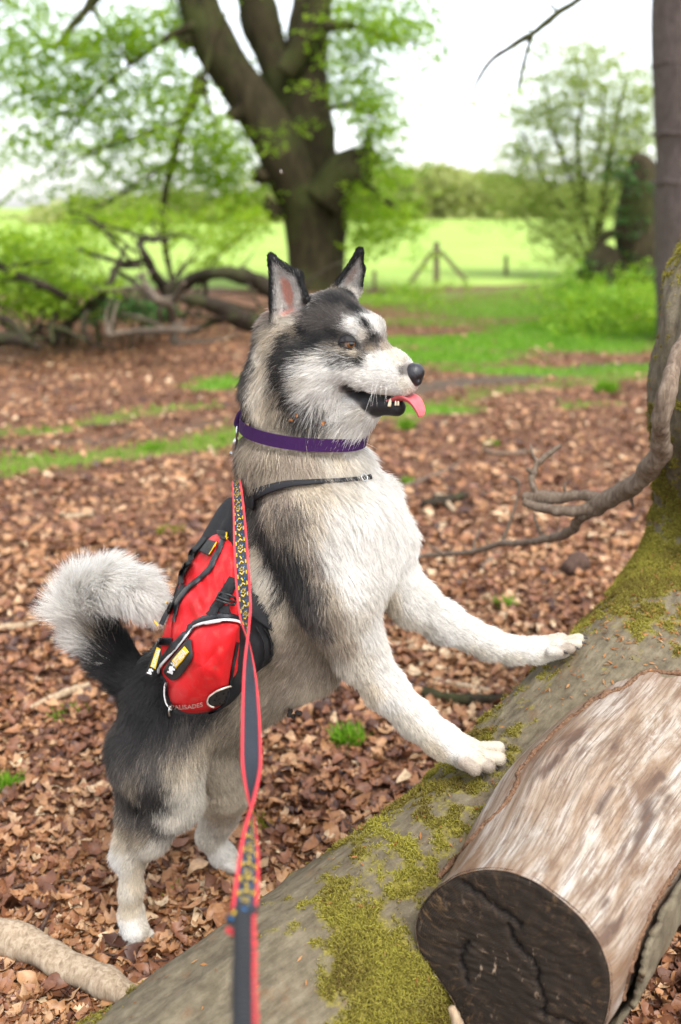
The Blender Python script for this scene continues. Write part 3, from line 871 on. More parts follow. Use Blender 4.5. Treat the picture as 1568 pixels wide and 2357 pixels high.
c = t.attr('coat', 'Color')
M_mossh = t.surf(t.n('MixShader', Fac=.3, i1=t.n('BsdfDiffuse', Color=c).outputs[0], i2=t.n('BsdfTranslucent', Color=c).outputs[0]).outputs[0])
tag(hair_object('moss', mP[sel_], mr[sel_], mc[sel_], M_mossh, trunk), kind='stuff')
# orange bud scales and crumbs lying on the moss
def crumbs(name, P, Nn, size, mat, parent, rng, asp=.3):
    n = len(P)
    d = rng.normal(0, 1, (n, 3)); d = unit(d - Nn * (d * Nn).sum(1)[:, None] + Nn * rng.uniform(-.1, .35, n)[:, None])
    L = size * rng.uniform(.5, 1.5, n)
    V, F, tint = leaves_from(P + Nn * .004, d, Nn + rng.normal(0, .3, (n, 3)), L, L * asp * .5, rng)
    return tag(mesh_obj(name, V, F, mat, parent, False, {'tint': tint}), kind='stuff')
M_scale = leaf_mat('bud_scale', [(.16, .055, .015), (.26, .10, .03), (.36, .16, .05), (.42, .24, .11)], .3)
cp, cf = sample_mesh(LV, LF, 1000, rng, vis * np.clip(fn_[:, 2] + .2, 0, 1) * (.3 + np.exp(-(np.linalg.norm(fcn - at(1480, 1440, 2.2), axis=1) / .28) ** 2) * 4))
crumbs('bud_scales', cp, fn_[cf], .011, M_scale, trunk, rng)

# ---- the sawn limb
ring_px = [(952, 2132), (966, 2088), (1000, 2046), (1050, 2013), (1110, 1998), (1170, 2002), (1230, 2024), (1290, 2065), (1345, 2115), (1384, 2170), (1406, 2230), (1409, 2290), (1398, 2350), (1370, 2400), (1320, 2435), (1250, 2450), (1180, 2440), (1110, 2410), (1065, 2360), (1045, 2310), (1020, 2270), (985, 2228), (960, 2185)]
C0 = at(1190, 2212, 1.50); C1 = at(1545, 1752, 2.04)
ax = unit(C1 - C0)
nf = unit(-ax * .9 + unit(CAMP - C0) * .10)
face = np.array([on_plane(x, y, C0, nf) for x, y in ring_px])
NR = 160
def closed3(P, n):
    P = np.asarray(P); L = np.concatenate([[0], np.cumsum(np.linalg.norm(np.diff(np.vstack([P, P[:1]]), axis=0), axis=1))])
    Q = np.vstack([P, P[:1]]); s = np.linspace(0, L[-1], n, endpoint=False)
    out = np.stack([np.interp(s, L, Q[:, k]) for k in range(3)], 1)
    for _ in range(4): out = .25 * np.roll(out, 1, 0) + .5 * out + .25 * np.roll(out, -1, 0)
    return out
face = closed3(face, NR)
fcen = face.mean(0)
off0 = face - fcen
off0p = off0 - ax * (off0 @ ax)[:, None]
NB = 170
ss = np.linspace(0, 1, NB)
C1b = fcen + (C1 - C0) * 1.25
BV = []
for k, s in enumerate(ss):
    q = min(1, s / .06)
    o = off0 * (1 - q) + off0p * q
    sc_ = 1 + .04 * s + .10 * max(0, s - .6) - .012 * math.exp(-s / .01)
    BV.append(fcen + (C1b - fcen) * s + o * sc_ + (off0 - off0p) * (1 - q) * 0)
BV = np.array(BV)
wdir = -_R * .63 * 0 + unit(at(1000, 1700, 1.8) - at(1190, 1950, 1.8)); wdir = unit(wdir - ax * (wdir @ ax))
for k, s in enumerate(ss):
    cc = fcen + (C1b - fcen) * s
    o = BV[k] - cc
    a_ = o @ wdir
    gq = np.clip((s - .02) / .38, 0, 1); gq = gq * gq * (3 - 2 * gq)
    BV[k] += wdir[None] * (np.maximum(a_, 0) * .37 * gq)[:, None]
bc_ = BV.mean(1, keepdims=True)
bn = unit(BV - bc_)
flatb = BV.reshape(-1, 3)
thb = np.linspace(0, 2 * math.pi, NR, endpoint=False)
bu_ = np.column_stack([np.tile(np.cos(thb) * .16, NB), np.tile(np.sin(thb) * .16, NB), np.repeat(ss * np.linalg.norm(C1b - fcen), NR)])
db = .0035 * vnoise(bu_ * [1, 1, .22], 30, 81) + .0016 * vnoise(bu_ * [1, 1, .12], 90, 82) + .005 * vnoise(bu_, 6, 83)
db *= np.repeat(np.clip(ss / .03, 0, 1), NR)
BVd = flatb + bn.reshape(-1, 3) * db[:, None]
i, j = np.meshgrid(np.arange(NB - 1), np.arange(NR), indexing='ij')
BF = np.stack([i * NR + j, (i + 1) * NR + j, (i + 1) * NR + (j + 1) % NR, i * NR + (j + 1) % NR], -1).reshape(-1, 4)
uvb = np.column_stack([np.tile(np.abs(thb - math.pi) / math.pi, NB), np.repeat(ss, NR)])
t = NT('barkless_wood')
uvc = t.coord('UV'); co = t.coord()
gv = t.attr('grain', 'Vector')
a1 = t.noise(t.mapping(gv, (26, 26, 4.5)), 1.0, 9, .68, dist=.5)
a2 = t.noise(t.mapping(gv, (8, 8, 2.6)), 1.0, 6, .62, dist=.8)
a3 = t.noise(t.mapping(gv, (190, 190, 10)), 1.0, 6, .7)
a4 = t.noise(t.mapping(gv, (17, 17, 2.4), (4.2, 1.3, 7.7)), 1.0, 5, .6)
c = t.ramp(a1, [(.28, (.075, .040, .024)), (.40, (.18, .12, .075)), (.50, (.29, .245, .195)), (.62, (.42, .39, .345))])
c = t.mix(t.ramp(a2, [(.46, 0.0), (.66, .65)]), c, (.24, .165, .105))
c = t.mix(t.ramp(a2, [(.30, .8), (.44, 0.0)]), c, (.48, .445, .40))
c = t.mix(t.ramp(a4, [(.57, 0.0), (.64, .9)]), c, (.045, .024, .018))
spk = t.noise(t.mapping(gv, (70, 70, 40)), 1.0, 6, .7)
c = t.mix(t.ramp(spk, [(.34, .65), (.44, 0.0)]), c, (.16, .10, .065))
hair = t.noise(t.mapping(gv, (420, 420, 12)), 1.0, 4, .6)
c = t.mix(t.ramp(hair, [(.36, .6), (.45, 0.0)]), c, (.07, .042, .028))
c = t.mix(t.math('MULTIPLY', t.attr('stain'), .9), c, (.05, .028, .02))
c = t.mix(t.ramp(a3, [(.40, .7), (.54, 0.0)]), c, (.10, .058, .035))
edge = t.attr('edge')
c = t.mix(t.math('MULTIPLY', edge, .75), c, (.13, .062, .028))
b = t.bump(a1, .35, .006); b = t.bump(a3, .35, .002, b)
M_limb = t.pbr(c, .62, b, .3)
# bark edge on both sides of the bare wood
BARK_A = [(1640, 1550), (1568, 1546), (1500, 1546), (1470, 1552), (1440, 1580), (1400, 1598), (1370, 1610), (1340, 1636), (1300, 1668), (1250, 1716), (1215, 1748), (1197, 1770), (1190, 1800), (1168, 1842), (1130, 1888), (1090, 1930), (1050, 1972), (1010, 2020)]
BARK_B = [(1640, 1880), (1568, 1985), (1530, 2045), (1495, 2110), (1460, 2200), (1436, 2290), (1415, 2370), (1400, 2440)]
LIMB_BVH = BVHTree.FromPolygons([Vector(v) for v in BVd], [tuple(f) for f in BF.tolist()])
def cast2(px, py, bvhs):
    best = None
    for bv in bvhs:
        h = cast0(bv, px, py)
        if h is not None and (best is None or zc_of(h[0]) < zc_of(best[0])): best = h
    return best
def cast0(bvh, px, py):
    h = bvh.ray_cast(Vector(CAMP), Vector(unit(ray(px, py))))
    return None if h[0] is None else (np.array(h[0]), np.array(h[1]))
pxb = px_of(BVd)
ed = np.zeros(len(BVd))
for path in (BARK_A, BARK_B):
    q = crom(np.array(path, float), 120)
    dmin = np.min(np.linalg.norm(pxb[:, None] - q[None], axis=2), axis=1)
    ed = np.maximum(ed, np.exp(-(dmin / 34) ** 2) * (.55 + .45 * vnoise(BVd, 22, 91)))
ed = np.clip(ed + np.repeat(np.exp(-ss / .015) * .5, NR), 0, 1)
stn = np.zeros(len(BVd))
for x, y, ra_, rl_, w_ in ((1490, 1915, .018, .075, 1.0), (1400, 2060, .014, .045, .9), (1445, 1985, .010, .06, .7), (1395, 1835, .007, .04, .6), (1330, 1720, .016, .05, .6), (1510, 1800, .008, .05, .6), (1180, 1900, .008, .07, .45), (1255, 2010, .006, .05, .4), (1530, 1850, .012, .06, .8)):
    k = np.argmin(np.linalg.norm(pxb - [x, y], axis=1) + 1e3 * ((bn.reshape(-1, 3) * (CAMP - BVd)).sum(1) < 0))
    dd = BVd - BVd[k]; al = dd @ ax; ac = np.linalg.norm(dd - al[:, None] * ax, axis=1)
    stn = np.maximum(stn, w_ * np.exp(-(al / rl_) ** 2 - (ac / ra_) ** 2))
stn = np.clip((stn + .75 * (vnoise(bu_ * [1, 1, .16], 70, 121) + .6 * vnoise(bu_ * [1, 1, .2], 160, 122)) * (stn > .04) - .35) / .35, 0, 1)
limb = mesh_obj('sawn_limb', BVd, BF, M_limb, ftree, True, {'stain': stn, 'edge': ed, 'grain': bu_}, uv=uvb)
# cut face
rings = 34
CVv, fr = [], []
for k in range(rings + 1):
    s = 1 - k / rings
    s = max(s, .001)
    P = fcen + off0 * s
    CVv.append(P); fr.append(np.full(NR, s))
CVv = np.array(CVv).reshape(-1, 3); fr = np.concatenate(fr)
e1 = unit(off0[0]); e1 = unit(e1 - nf * (e1 @ nf)); e2 = np.cross(nf, e1)
rel = CVv - fcen
fx, fy_ = rel @ e1, rel @ e2
fl2 = np.column_stack([fx, fy_, np.zeros(len(fx))])
dz = .0022 * vnoise(fl2 * [1, 4, 1], 60, 95) + .002 * vnoise(fl2, 22, 96)
pxf = px_of(CVv)
crk = np.zeros(len(CVv))
for path in ([(1195, 2185), (1232, 2225), (1238, 2262), (1252, 2300), (1246, 2330)], [(1075, 2170), (1062, 2200), (1066, 2230), (1080, 2262)], [(1060, 2030), (1130, 2080), (1200, 2130)], [(1195, 2185), (1180, 2160), (1172, 2130)], [(1246, 2330), (1290, 2350), (1340, 2360)]):
    q = crom(np.array(path, float), 60); q = q + np.stack([vnoise(np.column_stack([np.arange(60) * .35 + path[0][0], np.zeros(60), np.zeros(60)]), 1, 7), vnoise(np.column_stack([np.arange(60) * .35 + path[0][1], np.zeros(60), np.zeros(60)]), 1, 8)], 1) * 5
    dmin = np.min(np.linalg.norm(pxf[:, None] - q[None], axis=2), axis=1)
    dz -= .010 * np.exp(-(dmin / 4.0) ** 2)
    crk = np.maximum(crk, np.exp(-(dmin / (2.6 + 1.3 * vnoise(CVv, 40, 131))) ** 2))
dz -= .004 * np.clip((fr - .93) / .07, 0, 1) ** 2
CVv = CVv + nf * dz[:, None] + nf * .001 * (fr < .99)[:, None]
i, j = np.meshgrid(np.arange(rings), np.arange(NR), indexing='ij')
CF = np.stack([i * NR + j, i * NR + (j + 1) % NR, (i + 1) * NR + (j + 1) % NR, (i + 1) * NR + j], -1).reshape(-1, 4)
t = NT('weathered_end_grain')
gv = t.attr('disc', 'Vector'); rad = t.attr('radius')
nz = t.noise(gv, 30, 6, .65)
ringw = t.n('TexWave', Vector=t.n('CombineXYZ', X=t.math('ADD', rad, t.math('MULTIPLY', nz, .06))).outputs[0], Scale=14.0, Distortion=1.2, Detail=3.0).outputs['Fac']
rayn = t.noise(t.attr('polar', 'Vector'), 1.0, 7, .7)
saw = t.noise(t.mapping(gv, (24, 150, 1), rot=(0, 0, .6)), 1.0, 5, .7)
c = t.ramp(nz, [(.3, (.003, .0022, .0018)), (.55, (.012, .0085, .006)), (.8, (.040, .027, .017))])
c = t.mix(t.math('MULTIPLY', ringw, .45), c, (.040, .026, .015))
rim = t.math('MULTIPLY', t.ramp(rad, [(.45, .12), (.85, 1.0)]), t.ramp(t.noise(gv, 9, 3), [(.38, .1), (.6, 1.0)]))
c = t.mix(t.math('MULTIPLY', rim, t.ramp(rayn, [(.52, 0.0), (.72, .9)])), c, (.17, .10, .042))
c = t.mix(t.ramp(saw, [(.60, 0.0), (.74, .85)]), c, (.15, .10, .06))
pale = t.ramp(t.noise(t.mapping(gv, (60, 22, 1), rot=(0, 0, -.4)), 1.0, 6, .7), [(.60, 0.0), (.68, .9)])
c = t.mix(t.math('MULTIPLY', pale, t.ramp(rad, [(.25, 1.0), (.75, .2)])), c, (.30, .22, .15))
c = t.mix(t.attr('crack'), c, (.003, .002, .002))
M_face = t.pbr(c, .8, t.bump(saw, .5, .003, t.bump(nz, .4, .004)), .25)
ang = np.arctan2(fy_, fx)
mesh_obj('cut_face', CVv, CF, M_face, limb, True, {'crack': crk, 'disc': fl2, 'radius': fr, 'polar': np.column_stack([np.cos(ang) * 17 + 2.5 * vnoise(fl2, 18, 97), np.sin(ang) * 17 + 2.5 * vnoise(fl2, 18, 98), fr * 5.0])})
# torn bark lips
M_lip = bark_mat('torn_bark_edge', [(.05, .025, .015), (.13, .07, .04), (.24, .15, .09)], (60, 60, 60), .7, None, .004)
rng = np.random.default_rng(77)
def lip(path, r_, jig, bvhs, n=260, seed=0):
    q = crom(np.array(path, float), n)
    T2 = unit(np.gradient(q, axis=0)); N2 = np.stack([-T2[:, 1], T2[:, 0]], 1)
    s = np.arange(n)
    w = vnoise(np.column_stack([s * .09, s * 0, s * 0 + seed]), 1, 3) * jig + vnoise(np.column_stack([s * .35, s * 0, s * 0 + seed]), 1, 4) * jig * .5
    q = q + N2 * w[:, None]
    P, R_ = [], []
    for k, (x, y) in enumerate(q):
        h = cast2(x, y, bvhs)
        if h is None: continue
        P.append(h[0] + unit(CAMP - h[0]) * r_ * .35); R_.append(r_ * (.75 + .5 * vnoise(np.array([[k * .3, seed, 0]]), 1, 5)[0]))
    P = np.array(P)
    for _ in range(2): P[1:-1] = .25 * P[:-2] + .5 * P[1:-1] + .25 * P[2:]
    V, F, uv = tube(P, np.array(R_), 9, len(P) * 2, bump=.35, bscale=14)
    mb = MB(); mb.add(V, F, uv)
    return mb.build('bark_edge', M_lip, ftree)
lip(BARK_A, .0058, 7, [TRUNK_BVH, LIMB_BVH])
# bark still on the underside of the limb
UA = []
selB = []
k0 = None
for s_i in range(NB):
    pts = px_of(BVd[s_i * NR:(s_i + 1) * NR])
    selB.append(pts)
selB = np.array(selB)
qB = crom(np.array(BARK_B, float), 200)
side = np.zeros((NB, NR), bool)
for s_i in range(NB):
    for j_ in range(NR):
        x, y = selB[s_i, j_]
        xb = np.interp(y, qB[:, 1], qB[:, 0]) if y > qB[0, 1] else 1e9
        n_ = bn[s_i, j_]
        side[s_i, j_] = (x > xb - 0) or (n_ @ unit(CAMP - BV[s_i, j_]) < -.05 and n_[2] < .2 and n_ @ _R > .1)
side[:4] = False
shell = BVd.reshape(NB, NR, 3) + bn * (.010 + .004 * vnoise(flatb, 40, 99).reshape(NB, NR, 1))
Fs = [[i_ * NR + j_, (i_ + 1) * NR + j_, (i_ + 1) * NR + (j_ + 1) % NR, i_ * NR + (j_ + 1) % NR] for i_ in range(NB - 1) for j_ in range(NR) if side[i_, j_] and side[i_ + 1, j_] and side[i_, (j_ + 1) % NR] and side[i_ + 1, (j_ + 1) % NR]]
if Fs:
    us = sorted({q for f in Fs for q in f}); mp_ = {q: k for k, q in enumerate(us)}
    o = mesh_obj('bark_sheet', shell.reshape(-1, 3)[us], [[mp_[q] for q in f] for f in Fs], M_trunk, limb, True, {'moss': np.zeros(len(us))}, uv=np.column_stack([bu_[us, 0] * 3, bu_[us, 2]]))
    md_ = o.modifiers.new('thickness', 'SOLIDIFY'); md_.thickness = .009; md_.offset = -1
lip(BARK_B, .0050, 3, [LIMB_BVH], seed=4)
# splinter at the lower left of the cut
mb = MB(); sp_ = at(1040, 2320, 1.49)
mb.tube([sp_, sp_ + np.array([.012, .004, -.04]), sp_ + np.array([.02, .01, -.10])], [.006, .010, .008], 6, 10, bump=.3); mb.build('splinter', M_pale_wood, limb)

# ---- the curved dead branch that leaves the trunk at the right
M_grey = bark_mat('grey_dead_branch', [(.075, .052, .036), (.16, .118, .085), (.27, .215, .165)], (40, 40, 10), .5, None, .004)
dbr = MB()
def brz(pts, zs, seg=14, mb=None, n=None):
    P = [at(x, y, z) for (x, y, r), z in zip(pts, zs)]
    r = [p[2] * z / FPX for p, z in zip(pts, zs)]
    mb.tube(P, r, seg, n or 16 * len(P), bump=.12, lump=.45, bscale=5)
brz([(1606, 730, 16), (1574, 790, 18), (1541, 875, 19), (1524, 950, 22), (1522, 1000, 24), (1516, 1050, 23), (1470, 1105, 22), (1420, 1140, 21), (1375, 1165, 20), (1335, 1185, 15)], [2.26, 2.13, 2.10, 2.12, 2.18, 2.26, 2.38, 2.48, 2.56, 2.60], 16, dbr)
brz([(1390, 1155, 14), (1345, 1140, 14), (1290, 1145, 14), (1240, 1148, 15), (1205, 1145, 12)], [2.54, 2.58, 2.62, 2.66, 2.68], 12, dbr)
brz([(1375, 1165, 16), (1330, 1175, 13), (1280, 1175, 13), (1235, 1165, 12), (1208, 1155, 10)], [2.56, 2.58, 2.61, 2.65, 2.67], 12, dbr)
brz([(1240, 1140, 9), (1226, 1115, 8), (1226, 1090, 8), (1245, 1060, 7), (1290, 1025, 5)], [2.66, 2.66, 2.67, 2.68, 2.70], 10, dbr)
brz([(1228, 1090, 6), (1212, 1078, 5)], [2.66, 2.66], 8, dbr, 8)
brz([(1340, 1185, 12), (1310, 1225, 11), (1260, 1240, 9), (1200, 1250, 8), (1150, 1252, 7), (1090, 1270, 6), (1020, 1276, 6), (950, 1282, 4)], [2.60, 2.70, 2.85, 3.02, 3.2, 3.42, 3.7, 4.0], 10, dbr)
brz([(1155, 1250, 5), (1175, 1200, 4), (1190, 1150, 3), (1195, 1110, 3), (1170, 1095, 2)], [3.18, 3.17, 3.16, 3.15, 3.15], 7, dbr)
brz([(1465, 1095, 8), (1400, 1130, 6), (1385, 1140, 4)], [2.42, 2.52, 2.56], 8, dbr)
for pts in ([(1250, 1240, 5), (1235, 1205, 4), (1228, 1180, 2)], [(1090, 1268, 4), (1095, 1240, 3), (1110, 1210, 2)], [(1235, 1062, 5), (1225, 1040, 3), (1222, 1022, 2)], [(1310, 1145, 6), (1300, 1125, 4), (1304, 1108, 2)], [(1440, 1128, 7), (1452, 1150, 5), (1458, 1168, 2)], [(1020, 1276, 4), (1000, 1262, 3), (985, 1258, 1.5)]):
    brz(pts, [2.9 if pts[0][1] > 1200 else 2.62] * 3 if pts[0][0] > 1100 else [3.6] * 3, 7, dbr)
dbr.build('dead_branch', M_grey, ftree)

# ================================================================ sticks on the ground
def stick(label, pts, mat, lift=.4, group='sticks lying in the leaf litter', name='stick', seg=10, bump=.12):
    P, r = [], []
    for x, y, rad in pts:
        g = gnd(x, y); rr_ = rad * zc_of(g) / FPX
        P.append(g + [0, 0, float(gz([g[0]], [g[1]])[0]) + rr_ * .7 + .006]); r.append(rr_)
    mb = MB(); mb.tube(P, r, seg, 10 * len(P), bump=bump, lump=.3, bscale=6)
    o = mb.build(name, mat); tag(o, label, 'stick', group)
    return o
stick('thick pale grey branch lying at the bottom left corner beside the trunk', [(-160, 2110, 38), (-40, 2165, 40), (80, 2210, 38), (180, 2255, 34), (250, 2290, 36), (330, 2330, 26)], bark_mat('pale_branch_bark', [(.14, .10, .065), (.29, .22, .15), (.42, .35, .26)], (34, 34, 9), .4, None, .005), name='fallen_stick', seg=24, bump=.05)
stick('short pale stick pointing at the tail from the left', [(72, 1640, 7), (110, 1625, 9), (160, 1605, 10), (205, 1588, 8)], M_pale_wood)
stick('thin straw coloured stick on the left level with the tail', [(-20, 1455, 9), (40, 1452, 9), (90, 1448, 6)], M_pale_wood)
stick('thin purple brown twig above the bottom left branch', [(88, 2165, 5), (108, 2120, 5), (132, 2070, 4), (130, 2055, 3)], M_tw_dark)
stick('arching dark twig at the left edge above the thick branch', [(-10, 2075, 4), (40, 2050, 4), (90, 2045, 4), (130, 2060, 3)], M_tw_dark)
stick('reddish stick between the front legs beside the trunk', [(975, 1595, 12), (1040, 1612, 13), (1100, 1615, 12), (1160, 1610, 9)], M_dead)
stick('pale brown twig just above the reddish one between the front legs', [(1000, 1565, 6), (1060, 1580, 7), (1130, 1592, 7)], M_pale_wood)
stick('short dark twig left of the trunk in front of the hind feet', [(788, 1898, 7), (812, 1920, 9), (842, 1942, 7)], M_tw_dark)
stick('thin dark twig lying right of the near hind foot', [(428, 2088, 3), (470, 2108, 3), (520, 2125, 3)], M_tw_dark)
stick('broken bark chunk on the litter right of the chest', [(975, 1172, 12), (1010, 1165, 15), (1050, 1150, 12), (1075, 1140, 8)], M_dead)
stick('crooked bit of dead wood leaning on the bark chunk', [(1005, 1140, 7), (1020, 1150, 8), (1030, 1165, 7), (1045, 1180, 5)], M_pale_wood)
stick('long thin twig right of the throat of the dog', [(930, 1118, 4), (985, 1100, 4), (1030, 1080, 3), (1060, 1060, 2)], M_grey)
stick('thin pale twig far out right of the nose', [(1110, 1035, 4), (1150, 1045, 4), (1210, 1040, 4), (1240, 1035, 3)], M_grey)
stick('short grey twig below the end of the curved dead branch', [(1110, 1315, 4), (1130, 1295, 5), (1150, 1275, 4)], M_grey)
stick('dark lump of rotten bark on the litter beneath the curved branch', [(1300, 1332, 18), (1325, 1325, 26), (1345, 1320, 16)], M_tw_dark)
stick('weathered stick in the brown litter far left', [(150, 1200, 6), (190, 1192, 6), (215, 1188, 4)], M_pale_wood)
stick('dark twig lying far back on the left litter', [(190, 988, 5), (240, 982, 5), (290, 980, 4)], M_tw_dark)

# ================================================================ fallen leaves
def leaf_shape(rng, kind):
    w = {0: [0, .17, .27, .31, .28, .17, 0], 1: [0, .13, .22, .28, .29, .20, 0], 2: [0, .12, .24, .13, .30, .16, .32, .15, .20, 0], 3: [0, .20, .30, .27, .22, .11, 0], 4: [0, .10, .19, .11, .27, .14, .25, .08, 0]}[kind]
    tt = np.linspace(0, 1, len(w))
    V, F = [], []
    curl, cup, tw, roll = rng.uniform(-1.2, 1.6), rng.uniform(-.6, 1.8), rng.uniform(-1.3, 1.3), rng.uniform(-.5, .5)
    for a, b in zip(tt, w):
        for q in (-1, 0, 1):
            x, y = a - .5, q * b * rng.uniform(.85, 1.15)
            z = curl * x * x + cup * y * y * 1.8 + tw * x * y + roll * x * x * x + rng.normal(0, .022) + (-.03 if q == 0 else 0)
            V.append((x, y + .06 * math.sin(a * 4 + curl), z))
    for r_ in range(len(w) - 1):
        for q in range(2):
            F.append([r_ * 3 + q, r_ * 3 + q + 1, (r_ + 1) * 3 + q + 1, (r_ + 1) * 3 + q])
    return np.array(V), F
def litter_mat(name, cols, glossy=.35):
    t = NT(name)
    c0 = t.ramp(t.attr('tint'), [(i / (len(cols) - 1), k) for i, k in enumerate(cols)])
    n = t.noise(t.coord('Object'), 60, 5, .6)
    c = t.mix(t.ramp(n, [(.35, .45), (.6, 0.0)]), c0, (.045, .02, .012))
    return t.pbr(c, .48, t.bump(n, .4, .002), .4)
LC = [(.045, .017, .010), (.105, .040, .019), (.20, .080, .037), (.29, .130, .052), (.38, .195, .085), (.46, .27, .14), (.56, .41, .25)]
M_litter = litter_mat('dead_leaf', LC)
rng = np.random.default_rng(91)
bvh_skip = None
SHAPES = [leaf_shape(rng, k % 5) for k in range(15)]
def in_log(x, y):
    P = np.column_stack([x, y])
    d = np.min(np.linalg.norm(P[:, None] - Pt[None, ::6, :2], axis=2), axis=1)
    return d < .13
def place_leaves(n, ymin, ymax, size, pw=1.0):
    y = ymin + (ymax - ymin) * rng.random(n) ** pw
    x = rng.uniform(-.40, .40, n) * (y * 1.05 + .55)
    g, m, d = zones(x, y)
    k = (rng.random(n) > np.clip(g * 1.7 + m * 1.15 + d * 1.1, 0, .98)) & ~in_log(x, y)
    x, y = x[k], y[k]
    n = len(x)
    s = size * np.clip(np.exp(rng.normal(-.15, .42, n)), .3, 1.8)
    yaw = rng.uniform(0, 2 * math.pi, n); pit = rng.normal(0, .33, n); rol = rng.normal(0, .33, n)
    pale = np.clip(.46 + .20 * vnoise(g3(x, y), 3, 101) + .10 * vnoise(g3(x, y), .8, 102) + rng.normal(0, .25, n), 0, 1)
    z = gz(x, y) + rng.uniform(.0, .018, n) * (s / .05)
    cy, sy, cp, sp, cr, sr = np.cos(yaw), np.sin(yaw), np.cos(pit), np.sin(pit), np.cos(rol), np.sin(rol)
    M = np.stack([np.stack([cy * cp, cy * sp * sr - sy * cr, cy * sp * cr + sy * sr], -1), np.stack([sy * cp, sy * sp * sr + cy * cr, sy * sp * cr - cy * sr], -1), np.stack([-sp, cp * sr, cp * cr], -1)], 1)
    return np.column_stack([x, y, z]), M, s, pale
parts_V, parts_F, parts_t, kk = [], [], [], 0
SIMPLE = []
for q in range(8):
    w_ = rng.uniform(.22, .32, 2); cu_, cp_, tw_2 = rng.uniform(-1, 1.4), rng.uniform(-.4, 1.6), rng.uniform(-1.2, 1.2)
    Vq = []
    for a_, b_ in zip((0, .33, .68, 1), (0, w_[0], w_[1], 0)):
        for s_ in (-1, 0, 1):
            x_, y_ = a_ - .5, s_ * b_
            Vq.append((x_, y_, cu_ * x_ * x_ + cp_ * y_ * y_ + tw_2 * x_ * y_))
    SIMPLE.append((np.array(Vq), [[r_ * 3 + k_, r_ * 3 + k_ + 1, r_ * 3 + k_ + 4, r_ * 3 + k_ + 3] for r_ in range(3) for k_ in range(2)]))
for n, a, b, sz, pw, SHP in ((46000, .75, 4.6, .035, 1.2, SHAPES), (42000, 4.2, 15.5, .044, 1.1, SIMPLE)):
    C_, M_, s_, p_ = place_leaves(n, a, b, sz, pw)
    sh = rng.integers(0, len(SHP), len(C_))
    for q in range(len(SHP)):
        m = sh == q
        Vs, Fs_ = SHP[q]
        W = np.einsum('nij,kj->nki', M_[m] * s_[m][:, None, None], Vs) + C_[m][:, None]
        nn = m.sum(); nv = len(Vs)
        parts_V.append(W.reshape(-1, 3))
        parts_F.append((np.array(Fs_)[None] + (np.arange(nn) * nv)[:, None, None] + kk).reshape(-1, 4))
        parts_t.append(np.repeat(p_[m], nv)); kk += nn * nv
lit_o = mesh_obj('leaf_litter', np.vstack(parts_V), np.vstack(parts_F), M_litter, ground, False, {'tint': np.concatenate(parts_t)})
lit_o.data.polygons.foreach_set('use_smooth', np.ones(len(lit_o.data.polygons), dtype=bool))
tag(lit_o, kind='stuff')
mb = MB()
for _ in range(900):
    y = .8 + 7 * rng.random() ** 1.5; x = rng.uniform(-.4, .4) * (y * 1.05 + .55)
    if in_log(np.array([x]), np.array([y]))[0]: continue
    L_ = .02 + .10 * rng.random() ** 2.5; a = rng.uniform(0, math.pi); d_ = np.array([math.cos(a), math.sin(a), rng.normal(0, .12)]) * L_ / 2
    c_ = np.array([x, y, float(gz([x], [y])[0]) + .016]); k_ = np.array([rng.normal(0, .1), rng.normal(0, .1), 0]) * L_
    mb.tube([c_ - d_, c_ + k_, c_ + d_], [.0007 + .012 * L_, .0008 + .013 * L_, .0004 + .008 * L_], 4, 4)
tag(mb.build('twig_litter', M_tw_dark, ground), kind='stuff')
# the biggest, nearest leaves one by one
LEAFM = []
for q in range(15):
    for tn in (.25, .5, .8):
        Vs, Fs_ = SHAPES[q]
        me = bpy.data.meshes.new('fallen_leaf'); me.from_pydata([tuple(v) for v in Vs], [], Fs_); me.update(); me.polygons.foreach_set('use_smooth', [True] * len(me.polygons))
        at_ = me.attributes.new('tint', 'FLOAT', 'POINT'); at_.data.foreach_set('value', np.full(len(Vs), tn + rng.uniform(-.1, .1), np.float32))
        me.materials.append(M_litter); LEAFM.append(me)
from mathutils import Matrix
cnt = 0
while cnt < 290:
    px, py = rng.uniform(-10, 1575), rng.uniform(1500, 2360)
    g = gnd(px, py)
    if in_log(g[None, 0], g[None, 1])[0]: continue
    gg = zones(g[None, 0], g[None, 1])
    if gg[0][0] > .4: continue
    o = bpy.data.objects.new('fallen_leaf', LEAFM[rng.integers(len(LEAFM))])
    COL.objects.link(o); o.parent = ground
    s = rng.uniform(.045, .075)
    o.matrix_local = Matrix.Translation((g[0], g[1], float(gz([g[0]], [g[1]])[0]) + .014)) @ Matrix.Rotation(rng.uniform(0, 6.28), 4, 'Z') @ Matrix.Rotation(rng.normal(0, .3), 4, 'X') @ Matrix.Rotation(rng.normal(0, .3), 4, 'Y') @ Matrix.Scale(s, 4)
    cnt += 1
# ================================================================ the dog
# body: a smooth blend of tapered limbs, meshed with surface nets
_bh = np.array([math.cos(R(15)), -math.sin(R(15)), 0]); BL = np.array([math.sin(R(15)), math.cos(R(15)), 0])
B0 = atY(400, 1600, 1.90)
HYAW = R(31)
HF = np.array([math.cos(HYAW), -math.sin(HYAW), 0]); HL = np.array([math.sin(HYAW), math.cos(HYAW), 0])
H0 = atY(735, 765, 1.80)

def Bp(px, py, l=0.0): return on_plane(px, py, B0, BL, l)
def Hp(px, py, l=0.0): return on_plane(px, py, H0, HL, l)
def mirH(p): return p - 2 * HL * np.dot(p - H0, HL)
def rpx(p, r): return r * zc_of(p) / FPX

